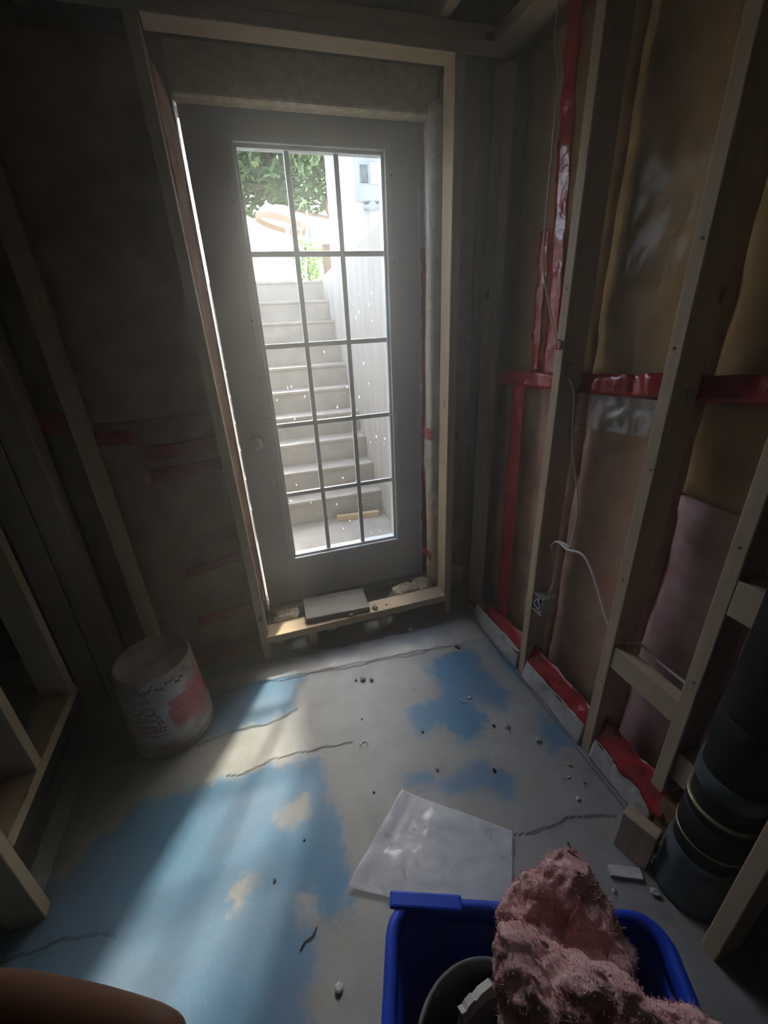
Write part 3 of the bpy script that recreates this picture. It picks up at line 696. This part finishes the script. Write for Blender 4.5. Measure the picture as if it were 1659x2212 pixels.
# ================================================================== BLUE BIN
ang = math.atan2(-.377, .926)
BCX, BCY = .295, .178
bin_ = empty('recycling_bin', (BCX, BCY, 0), 'open blue plastic recycling bin holding insulation and a grey pail', 'bin')
Rb = Matrix.Rotation(ang, 3, 'Z')
def rrect(w, d, rad, n=7):
    pts = []
    for (cx, cy, a0) in ((w / 2 - rad, d / 2 - rad, 0), (-w / 2 + rad, d / 2 - rad, 90), (-w / 2 + rad, -d / 2 + rad, 180), (w / 2 - rad, -d / 2 + rad, 270)):
        for k in range(n + 1):
            a = math.radians(a0 + 90 * k / n); pts.append((cx + rad * math.cos(a), cy + rad * math.sin(a)))
    return pts
def loft(name, levels, mat, parent, cap0=True, cap1=True):
    vs, fs = [], []
    for (w, d, rad, z) in levels:
        for (x, y) in rrect(w, d, rad):
            q = Rb @ Vector((x, y, 0)); vs.append((BCX + q.x, BCY + q.y, z))
    n = len(rrect(1, 1, .1))
    for j in range(len(levels) - 1):
        for k in range(n):
            k2 = (k + 1) % n; fs.append((j * n + k, j * n + k2, (j + 1) * n + k2, (j + 1) * n + k))
    if cap0: fs.append(tuple(range(n)))
    if cap1: fs.append(tuple((len(levels) - 1) * n + k for k in range(n)))
    o = from_py(name, vs, fs, mat, parent)
    for f in o.data.polygons:
        if len(f.vertices) > 4: f.use_smooth = False
    return o
WB, DB = .56, .43
loft('tub', [(WB * .80, DB * .78, .05, .0), (WB * .93, DB * .92, .06, .345), (WB * .915, DB * .90, .06, .345), (WB * .785, DB * .765, .045, .008)], 'bin_blue', bin_)
loft('rim', [(WB * .925, DB * .915, .06, .335), (WB * .985, DB * .98, .065, .333), (WB, DB, .07, .345), (WB, DB, .07, .372), (WB * .985, DB * .98, .066, .382), (WB * .935, DB * .92, .055, .382), (WB * .91, DB * .89, .05, .370), (WB * .905, DB * .885, .05, .335), (WB * .925, DB * .915, .06, .335)], 'bin_blue', bin_, False, False)
for sx in (-1, 1):
    bm = bmesh.new(); box_bm(bm, sx * .20 - .075, sx * .20 + .075, DB / 2 - .028, DB / 2 + .002, .372, .3875, .005)
    bmesh.ops.transform(bm, matrix=Matrix.Translation((BCX, BCY, 0)) @ Rb.to_4x4(), verts=bm.verts)
    if sx < 0: link('rim_step', mesh_of('rim_step', bm), 'bin_blue', bin_)
    else: bm.free()
# grey pail inside
gp = empty('grey_pail', (.215, .19, .01), 'dark grey round plastic pail sitting inside the blue bin', 'pail')
lathe('body', [(.01, .0), (.105, .0), (.128, .375), (.133, .378), (.135, .386), (.131, .392), (.126, .388), (.122, .37), (.100, .012), (.01, .010)], .208, .196, .010, 'pail_grey', gp, 48)
# drywall scrap in the pail
bm = bmesh.new()
dw = empty('drywall_scrap', (.25, .2, .1), 'torn piece of drywall with a crumbly white edge sticking out of the grey pail', 'drywall')
random.seed(3)
edge = [(.0, .0), (.16, .0), (.17, .10), (.165, .22), (.13, .27), (.08, .29), (.03, .285), (.0, .20)]
def slab_poly(name, poly, th, mat, parent, xf, jit=.003):
    pts = []
    for i in range(len(poly)):
        a, b = Vector(poly[i]), Vector(poly[(i + 1) % len(poly)])
        for k in range(6): pts.append(a.lerp(b, k / 6) + Vector((random.uniform(-jit, jit), random.uniform(-jit, jit))))
    n = len(pts); vs = [xf @ Vector((q.x, q.y, 0)) for q in pts] + [xf @ Vector((q.x, q.y, th)) for q in pts]
    fs = [tuple(range(n)), tuple(range(n, 2 * n))] + [(i, (i + 1) % n, n + (i + 1) % n, n + i) for i in range(n)]
    return from_py(name, vs, fs, mat, parent, False)
xf = Matrix.Translation((.17, .19, .115)) @ Matrix.Rotation(math.radians(12), 4, 'Z') @ Matrix.Rotation(math.radians(72), 4, 'X')
slab_poly('gypsum_core', edge, .013, 'gypsum', dw, xf)
slab_poly('paper_face', [(x * .9 + .008, y * .92) for (x, y) in edge], .0012, 'gypsum_paper', dw, xf @ Matrix.Translation((0, 0, .0132)), .001)
# pink insulation in the bin
rear = [(.325, .375, .385), (.36, .396, .423), (.44, .386, .481), (.478, .38, .509), (.497, .347, .505), (.492, .302, .484), (.486, .257, .46), (.487, .223, .446), (.469, .199, .423), (.417, .2, .383), (.36, .245, .357), (.312, .309, .35)]
front = [(.290, .325, .478), (.317, .318, .494), (.353, .263, .499), (.396, .217, .513), (.436, .166, .522), (.474, .131, .537), (.506, .103, .55), (.484, .079, .522), (.36, .09, .44), (.213, .195, .36), (.245, .262, .42)]
pk = empty('insulation_offcut', (.40, .24, .3), 'folded offcut of fluffy pink insulation sticking out of the blue bin', 'insulation')
lump('rear_fold', rear, (-.584, -.323, .745), .075, 'pink_wool_bin', pk, 1.3, .016, 11, 26, .006, .0022)
lump('front_fold', front, (-.584, -.323, .745), .085, 'pink_wool_bin', pk, 6.3, .018, 10, 26, .006, .0022)

def fuzz(src, parent, n, length, mat, seed):
    random.seed(seed); me = src.data; vs, fs = [], []
    polys = me.polygons; np_ = len(polys)
    for i in range(n):
        f = polys[random.randrange(np_)]
        if f.area < 1e-7: continue
        q = Vector(f.center); nn_ = Vector(f.normal)
        t = Vector((random.gauss(0, 1), random.gauss(0, 1), random.gauss(0, 1))).normalized()
        d = (nn_ * .45 + t * .8).normalized(); b = d.cross(nn_).normalized() * .0007
        L = length * random.uniform(.4, 1.3); k = len(vs)
        vs += [q - b - nn_ * .002, q + b - nn_ * .002, q + d * L * .6 + b * .6, q + d * L + t * L * .25]
        fs += [(k, k + 1, k + 2), (k, k + 2, k + 3)]
    me2 = bpy.data.meshes.new('fibres'); me2.from_pydata([tuple(v) for v in vs], [], fs); me2.update()
    o = link('fibres', me2, mat, parent); o['kind'] = 'stuff'; return o
for i, ch in enumerate([c for c in pk.children]): fuzz(ch, ch, 9000, .0075, 'pink_wool_bin', i)

# ================================================================== DRAIN PIPE
PX, PY = .975, .388
dp = empty('drain_pipe', (PX, PY, 0), 'thick black vertical drain pipe with clamp bands and a grey dusty base', 'pipe')
lathe('base_collar', [(.092, 0), (.094, .02), (.087, .03), (.086, .10), (.084, .17), (.080, .185), (.077, .186)], PX, PY, 0, 'pipe_grey', dp, 40, .05)
lathe('pipe_body', [(.076, .0), (.076, 2.29)], PX, PY, 0, 'abs_black', dp, 40)
for (z0, z1, r, mt) in ((.235, .33, .081, 'abs_black'), (.43, .485, .082, 'pipe_grey'), (.55, .66, .081, 'abs_black')):
    lathe('coupling', [(r - .006, z0), (r, z0 + .004), (r, z1 - .004), (r - .006, z1)], PX, PY, 0, mt, dp, 40)
for z in (.245, .365): lathe('clamp_band', [(.076, z - .003), (.083, z - .003), (.083, z + .003), (.076, z + .003)], PX, PY, 0, 'clamp', dp, 40)
o = box('wood_offcut', (.862, .90, .452, .545, 0, .155), 'pine_z', None, 0.003, Matrix.Rotation(.35, 3, 'Z')); tag(o, 'short pale wooden offcut standing upright on the floor below the torn red tape', 'wood piece')
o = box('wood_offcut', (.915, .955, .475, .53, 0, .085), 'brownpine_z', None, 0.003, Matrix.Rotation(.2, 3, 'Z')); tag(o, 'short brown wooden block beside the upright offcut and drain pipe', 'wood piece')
o = box('drywall_strip', (.775, .865, .448, .478, 0, .011), 'gypsum', None, 0.002, Matrix.Rotation(-.45, 3, 'Z')); tag(o, 'small pale drywall strip lying on the floor beside the upright offcut', 'drywall')
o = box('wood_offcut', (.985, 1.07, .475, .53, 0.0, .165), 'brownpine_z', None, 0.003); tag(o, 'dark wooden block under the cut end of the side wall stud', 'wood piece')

# ================================================================== ELECTRICAL
eb = empty('electrical_box', (1.03, 1.18, .42), 'small metal electrical box with coiled wires fixed to a stud', 'electrical box')
bm = bmesh.new()
for b in ((.982, 1.05, 1.140, 1.143, .375, .455), (.982, 1.05, 1.202, 1.205, .375, .455), (.982, 1.05, 1.143, 1.202, .375, .378), (.982, 1.05, 1.143, 1.202, .452, .455), (1.047, 1.05, 1.143, 1.202, .378, .452)): box_bm(bm, *b)
link('casing', mesh_of('casing', bm), 'steel', eb)
box('box_inside', (1.040, 1.046, 1.144, 1.201, .379, .451), 'box_dark', eb, 0)
tube('wire_coil', [(1.03, 1.19, .44), (.992, 1.175, .43), (.990, 1.16, .41), (.992, 1.17, .39), (1.03, 1.18, .385)], .003, 'white_plastic', eb, 6)
tube('wire_coil', [(1.03, 1.17, .44), (.990, 1.185, .425), (.988, 1.19, .40), (.995, 1.175, .385)], .003, 'white_plastic', eb, 6)
cb = tube('electrical_cable', [(1.03, 1.46, 2.30), (1.025, 1.455, 2.2), (1.02, 1.415, 2.09), (1.02, 1.41, 1.85), (1.02, 1.407, 1.70), (1.02, 1.39, 1.60), (1.02, 1.351, 1.52), (1.02, 1.27, 1.36), (1.022, 1.225, 1.30), (1.02, 1.171, 1.24), (1.02, 1.144, 1.08), (1.02, 1.082, .90), (1.02, 1.075, .80), (1.02, 1.085, .72), (1.02, 1.12, .715), (1.02, 1.16, .70), (1.025, 1.185, .66)], .0045, 'white_plastic', None, 8, flat=.6)
tag(cb, 'white electrical cable hanging from the ceiling plate down through the first stud', 'cable')
cb = tube('electrical_cable', [(1.025, 1.19, .665), (1.02, 1.15, .705), (1.015, 1.09, .705), (1.02, 1.017, .718), (1.02, .95, .66), (1.02, .873, .55), (1.03, .815, .50), (1.045, .76, .535), (1.045, .68, .525), (1.045, .60, .525), (1.04, .55, .53)], .0045, 'white_plastic', None, 8, flat=.6)
tag(cb, 'white electrical cable drooping across the bay and behind the blocking board', 'cable')
cb = tube('electrical_cable', [(1.03, 1.192, .66), (1.035, 1.165, .60), (1.03, 1.152, .54), (1.03, 1.16, .48), (1.03, 1.17, .452)], .004, 'white_plastic', None, 8, flat=.6)
tag(cb, 'short white electrical cable entering the top of the electrical box', 'cable')

# ================================================================== LEFT SIDE
o = box('storage_board', (-1.05, -.864, 1.30, 1.62, .312, .335), 'greenish_board', None, 0.003, Matrix.Rotation(.12, 3, 'Z')); tag(o, 'dusty greenish board lying behind the low frame rail', 'board')
box_ = box('ledge', (-1.35, -.90, 1.0, 1.72, 0, .312), 'masonry', None, .003); tag(box_, 'masonry ledge behind the low frame beside the pail', 'ledge')
out = [(-.93, 1.36, .40), (-.95, 1.40, .47), (-1.0, 1.43, .50), (-1.06, 1.40, .45), (-1.04, 1.34, .36), (-.97, 1.33, .345)]
o = lump('crumpled_film', out, (.6, -.5, .5), .07, 'clear_film', None, 3.1, .03, 20); tag(o, 'crumpled ball of shiny clear film on the board behind the low frame', 'plastic film')
o = sheet('film_strip', (-.86, 1.0, .004), (-.80, .96, .004), (-.80, 1.45, .004), (-.86, 1.45, .004), 8, 50, .006, 20, 'clear_film', None, (0, 0, 1), .001, 52); tag(o, 'dim clear film strip on the floor under the low frame rail', 'plastic film')

# pencil marks on studs (small dark dashes)
for (par, b) in ((fr, (.8372, .838, 1.75, 1.765, 1.12, 1.124)), (fr, (.8372, .838, 1.752, 1.757, 1.12, 1.15)), (fr2, (1.00, 1.03, 1.2042, 1.205, 1.33, 1.333)), (fr2, (1.005, 1.008, 1.2042, 1.205, 1.29, 1.33)), (fr2, (1.02, 1.05, .7962, .797, 1.30, 1.303)), (fr2, (1.03, 1.033, .7962, .797, 1.27, 1.30))):
    box('pencil_mark', b, 'pencil', par, 0)
for (y, z) in ((1.22, .26), (1.228, .32), (1.215, .9), (1.223, 1.55), (.81, .35), (.822, .43), (.815, .75), (.808, 1.1), (.82, 1.4), (.812, 1.62), (.55, .6), (.552, 1.0)):
    bm = bmesh.new(); bmesh.ops.create_cone(bm, cap_ends=True, segments=8, radius1=.0035, radius2=.003, depth=.003, matrix=Matrix.Translation((.985, y, z)) @ Matrix.Rotation(math.pi / 2, 4, 'Y'))
    link('nail_head', mesh_of('nail_head', bm), 'pencil', min(SIDE_STUDS, key=lambda t: abs(t[0] - y))[1])

# ================================================================== OUTSIDE
LZ = .06
tag(box('landing', (-.40, .905, 2.22, 3.25, -.05, LZ), 'step_concrete', None, 0), 'concrete landing at the foot of the outdoor steps', None, None, 'structure')
st = empty('staircase', (.25, 3.6, LZ), 'outdoor concrete steps climbing away from the door', 'stairs')
for k in range(10):
    y0 = 3.035 + .178 * k; zt = .245 + .1755 * k
    bm = bmesh.new(); box_bm(bm, -.398, .903, y0, y0 + .178 + (.35 if k < 9 else .0), zt - .19 if k else LZ - .01, zt, 0)
    box_bm(bm, -.398, .903, y0 - .008, y0 + .02, zt - .022, zt + .0005, .004)
    link('step', mesh_of('step', bm), 'step_concrete', st)
def prism(name, prof, x0, x1, mat):
    n = len(prof); vs = [(x0, y, z) for y, z in prof] + [(x1, y, z) for y, z in prof]
    fs = [tuple(range(n)), tuple(range(n, 2 * n))] + [(i, (i + 1) % n, n + (i + 1) % n, n + i) for i in range(n)]
    return from_py(name, vs, fs, mat, None, False)
tag(prism('retaining_wall', [(2.2, -.05), (4.62, -.05), (4.62, 1.86), (2.2, 2.02)], .905, 1.10, 'wall_concrete'), 'streaky concrete retaining wall beside the outdoor steps on the meter side', 'wall')
tag(prism('retaining_wall', [(2.2, -.05), (4.7, -.05), (4.7, 1.86), (2.2, 2.02)], -.55, -.40, 'wall_concrete'), 'concrete retaining wall on the far side of the steps behind the door edge', 'wall')
for (x0, x1, y0, y1) in ((1.10, 30, 2.22, 40), (-30, -.55, 2.22, 40), (-.55, 1.10, 4.815, 40)):
    tag(box('ground', (x0, x1, y0, y1, 1.5, 1.82), 'paving', None, 0), None, None, None, 'structure')
tag(tube('coping_strip', [(1.0, 2.25, 2.02), (1.0, 3.4, 1.945), (1.0, 4.6, 1.865)], .03, 'house_white', None, 8), 'pale coping along the top of the retaining wall', 'coping')
o = box('wood_offcut', (.53, .86, 2.955, 2.995, LZ, LZ + .042), 'pine_x', None, .003, Matrix.Rotation(-.10, 3, 'Z')); tag(o, 'length of pale lumber lying on the landing against the first step', 'wood piece')
# white house with the electricity meter
hb = empty('neighbour_house', (4, 7.5, 1.82), 'white rendered house wall beyond the steps carrying the meter panel', 'house')
def poly_prism(name, poly, z0, z1, mat, parent):
    n = len(poly); vs = [(x, y, z0) for x, y in poly] + [(x, y, z1) for x, y in poly]
    fs = [tuple(range(n)), tuple(range(n, 2 * n))] + [(i, (i + 1) % n, n + (i + 1) % n, n + i) for i in range(n)]
    return from_py(name, vs, fs, mat, parent, False)
poly_prism('house_wall', [(1.545, 7.0), (8.5, 7.0), (9.2, 9.2), (2.15, 9.2)], 1.82, 3.9, 'house_white', hb)
poly_prism('roof', [(1.55, 6.9), (8.6, 6.9), (9.3, 9.3), (2.16, 9.3)], 3.9, 4.05, 'roof_grey', hb)
box('corner_trim', (1.535, 1.60, 6.985, 7.02, 1.82, 3.9), 'house_white', hb, .003)
box('downpipe', (1.625, 1.64, 6.96, 6.99, 1.82, 3.9), 'meter_grey', hb, .002)
mp = empty('meter_panel', (2.1, 6.95, 2.9), 'grey electricity meter panel fixed on the white house wall', 'meter panel')
box('cabinet', (1.92, 2.28, 6.86, 7.0, 2.93, 3.62), 'meter_grey', mp, .02)
box('cover_plate', (1.97, 2.08, 6.845, 6.86, 3.13, 3.33), 'pipe_grey', mp, .006)
box('cover_plate', (2.11, 2.23, 6.845, 6.86, 3.12, 3.36), 'pail_plastic', mp, .006)
lathe('hub', [(.06, 0), (.10, .03), (.05, .10), (.04, .16)], 2.14, 6.92, 2.83, 'meter_grey', mp, 20)
box('shelf_plate', (2.02, 2.30, 6.84, 7.0, 2.85, 2.89), 'meter_grey', mp, .01)
for x in (2.045, 2.085): tube('conduit', [(x, 6.95, 2.86), (x, 6.95, 2.4), (x, 6.95, 1.83)], .012, 'meter_grey', mp, 8)
tag(box('wall_sun_block', (.905, 1.10, 2.22, 2.68, -.05, 3.1), 'house_white', None, 0), None, None, None, 'structure')  # added wall, unseen from the camera, blocks sun to trim the floor patch
# patio umbrella
pu = empty('patio_umbrella', (1.3, 8.2, 1.82), 'cream patio umbrella with a tan valance beyond the steps', 'umbrella')
vs, fs = [], []
C0 = Vector((1.10, 8.3, 3.14)); NS = 8
tl = Matrix.Rotation(math.radians(14), 3, 'Y')
ringp = [(.02, .0), (.17, -.04), (.35, -.15), (.41, -.22)]
for (r, z) in ringp:
    for k in range(NS * 2):
        a = 2 * math.pi * k / (NS * 2); sc_ = 1.0 if k % 2 == 0 else .965
        vs.append(C0 + tl @ Vector((r * sc_ * math.cos(a), r * sc_ * math.sin(a), z)))
n = NS * 2
for j in range(3):
    for k in range(n): fs.append((j * n + k, j * n + (k + 1) % n, (j + 1) * n + (k + 1) % n, (j + 1) * n + k))
cn = from_py('canopy', vs, fs, 'canopy_cream', pu, False); cn.modifiers.new('t', 'SOLIDIFY').thickness = .008
vs, fs = [], []
for (r, z) in ((.412, -.215), (.415, -.30)):
    for k in range(n):
        a = 2 * math.pi * k / n; vs.append(C0 + tl @ Vector((r * math.cos(a), r * math.sin(a), z + (.02 if k % 2 and z < -.3 else 0))))
for k in range(n): fs.append((k, (k + 1) % n, n + (k + 1) % n, n + k))
va = from_py('valance', vs, fs, 'canopy_tan', pu, False); va.modifiers.new('t', 'SOLIDIFY').thickness = .006
tube('pole', [(1.10, 8.3, 3.12), (1.10, 8.3, 2.4), (1.10, 8.3, 1.82)], .02, 'house_white', pu, 10)
# tripod stand of slim poles
tp = empty('tripod_stand', (.85, 5.2, 1.82), 'slim metal tripod stand on the ground above the steps', 'stand')
for (x, y) in ((.70, 5.05), (1.0, 5.15), (.86, 5.45)):
    tube('leg', [(.915, 5.2, 2.38), ((.915 + x) / 2, (5.2 + y) / 2, 2.1), (x, y, 1.82)], .009, 'meter_grey', tp, 8)
tube('mast', [(.915, 5.2, 2.2), (.916, 5.2, 2.4), (.912, 5.2, 2.49)], .012, 'meter_grey', tp, 8)
tag(tube('leaning_pole', [(.70, 5.35, 1.82), (.80, 5.36, 2.15), (.90, 5.37, 2.46)], .009, 'pine_z', None, 8), 'slim wooden pole leaning beside the metal tripod stand', 'pole')
tag(box('fence_post', (.985, 1.06, 4.90, 4.98, 1.82, 2.16), 'bark', None, .006), 'short dark wooden post at the top of the retaining wall', 'post')
# foliage
def foliage(name, cen, rad, nleaf, size, mat, parent, seed):
    random.seed(seed); vs, fs = [], []
    for i in range(nleaf):
        while True:
            d = Vector((random.uniform(-1, 1), random.uniform(-1, 1), random.uniform(-1, 1)))
            if .25 < d.length < 1: break
        q = Vector((cen[0] + d.x * rad[0], cen[1] + d.y * rad[1], cen[2] + d.z * rad[2]))
        if mnoise.noise(q * 1.6 + Vector((seed, 0, 0))) < -.30: continue
        a = Vector((random.gauss(0, 1), random.gauss(0, 1), random.gauss(0, .6))).normalized(); b = a.orthogonal().normalized()
        s = size * random.uniform(.6, 1.3); k = len(vs)
        nn_ = a.cross(b) * s * .15
        vs += [q - a * s, q + b * s * .5 + nn_, q + a * s, q - b * s * .5 + nn_]
        fs += [(k, k + 1, k + 2), (k, k + 2, k + 3)]
    o = from_py(name, vs, fs, mat, parent, False); o['kind'] = 'stuff'; return o
for i, (x, y, z, r, lab) in enumerate(((.95, 10.3, 4.44, 1.2, 'leafy dark green tree behind the umbrella, with low hanging branches'), (2.15, 12.4, 5.2, 1.5, 'leafy green tree standing beside the white house corner'))):
    t = empty('tree', (x, y, 1.82), lab, 'tree'); tx = (-.75, .95)[i]
    tube('trunk', [(x + tx, y + .2, 1.82), (x + tx, y, 2.8), (x + tx * .7, y, 3.7), (x, y, 4.8)], .09, 'bark', t, 10)
    tube('branch', [(x + tx * .7, y, 3.7), (x - .4, y - .2, 3.9), (x - .7, y - .3, 4.5)], .04, 'bark', t, 8)
    tube('branch', [(x + tx * .7, y, 3.7), (x + .5, y - .1, 4.0), (x + .7, y, 4.6)], .04, 'bark', t, 8)
    foliage('foliage', (x, y, z), (r, r * .7, r * .95), 8000, .095, 'leaf_dark', t, 5 + i)
bs = empty('bush', (1.02, 6.0, 1.82), 'bright green bush behind the tripod stand', 'bush')
tube('stem', [(1.02, 6.0, 1.8), (1.0, 6.0, 2.05), (1.04, 6.0, 2.25)], .012, 'bark', bs, 6)
foliage('foliage', (1.02, 6.0, 2.12), (.22, .2, .27), 420, .035, 'leaf_bright', bs, 9)

# ================================================================== HAND AT THE FRAME EDGE
hd = empty('hand', (-.12, .05, 1.34), 'fingers of a hand reaching into the view beside the lens', 'hand')
def skin_chain(name, joints, mat, parent):
    me = bpy.data.meshes.new(name)
    me.from_pydata([j[0] for j in joints], [(i, i + 1) for i in range(len(joints) - 1)], []); me.update()
    o = link(name, me, mat, parent)
    o.modifiers.new('skin', 'SKIN'); sv = me.skin_vertices[0].data
    for i, j in enumerate(joints): sv[i].radius = (j[1], j[1] * (j[2] if len(j) > 2 else 1))
    sv[0].use_root = True
    s = o.modifiers.new('sub', 'SUBSURF'); s.levels = 2; s.render_levels = 2
    return o
# one connected skeleton: forearm, palm and five fingers
J = [((-.255, -.03, 1.235), .027), ((-.222, .022, 1.275), .025), ((-.19, .062, 1.305), .026)]
ED = [(0, 1), (1, 2)]
def finger(root, pts):
    prev = root
    for q in pts:
        J.append(q); ED.append((prev, len(J) - 1)); prev = len(J) - 1
J.append(((-.155, .072, 1.322), .024)); ED.append((2, 3))
finger(3, [((-.128, .079, 1.345), .0105), ((-.083, .071, 1.3565), .0092), ((-.055, .0575, 1.3585), .0083), ((-.034, .045, 1.3665), .0068)])
finger(3, [((-.118, .073, 1.322), .0105), ((-.075, .060, 1.330), .0092), ((-.048, .044, 1.333), .0084), ((-.03, .032, 1.338), .007)])
finger(3, [((-.122, .063, 1.302), .010), ((-.085, .048, 1.304), .0088), ((-.060, .033, 1.306), .008), ((-.044, .022, 1.309), .0066)])
finger(3, [((-.132, .052, 1.285), .009), ((-.103, .036, 1.281), .0078), ((-.085, .023, 1.281), .007), ((-.074, .014, 1.282), .006)])
finger(2, [((-.185, .03, 1.325), .0115), ((-.155, .012, 1.345), .0105), ((-.125, .006, 1.356), .0088), ((-.105, .004, 1.362), .007)])
me = bpy.data.meshes.new('hand_skin'); me.from_pydata([j[0] for j in J], ED, []); me.update()
ho = link('hand_skin', me, 'skin', hd)
ho.modifiers.new('skin', 'SKIN').use_smooth_shade = True; sv = me.skin_vertices[0].data
for i, j in enumerate(J): sv[i].radius = (j[1], j[1])
sv[0].use_root = True
s_ = ho.modifiers.new('sub', 'SUBSURF'); s_.levels = 2; s_.render_levels = 2
tube('sleeve', [(-.30, -.13, 1.165), (-.275, -.075, 1.20), (-.248, -.022, 1.24)], .038, 'sleeve', hd, 16)

# ================================================================== HAZE ADDED TO IMITATE LENS GLARE AROUND THE DOOR
m = bpy.data.materials.new('glare_haze'); m.use_nodes = True; MATS['glare_haze'] = m
nt = m.node_tree; nt.nodes.clear()
vs_ = node(nt, 'ShaderNodeVolumeScatter'); vs_.inputs['Density'].default_value = 0.19; vs_.inputs['Anisotropy'].default_value = 0.72
vs_.inputs['Color'].default_value = (1, 0.95, 0.83, 1)
mo = node(nt, 'ShaderNodeOutputMaterial'); nt.links.new(vs_.outputs[0], mo.inputs['Volume'])
hz = box('haze', (-2.55, 1.195, -2.9, 1.975, .012, 2.55), None, None, 0); hz.data.materials.append(m)
tag(hz, 'thin haze added to the room air for the glare glow around the door', 'haze', None, 'stuff')
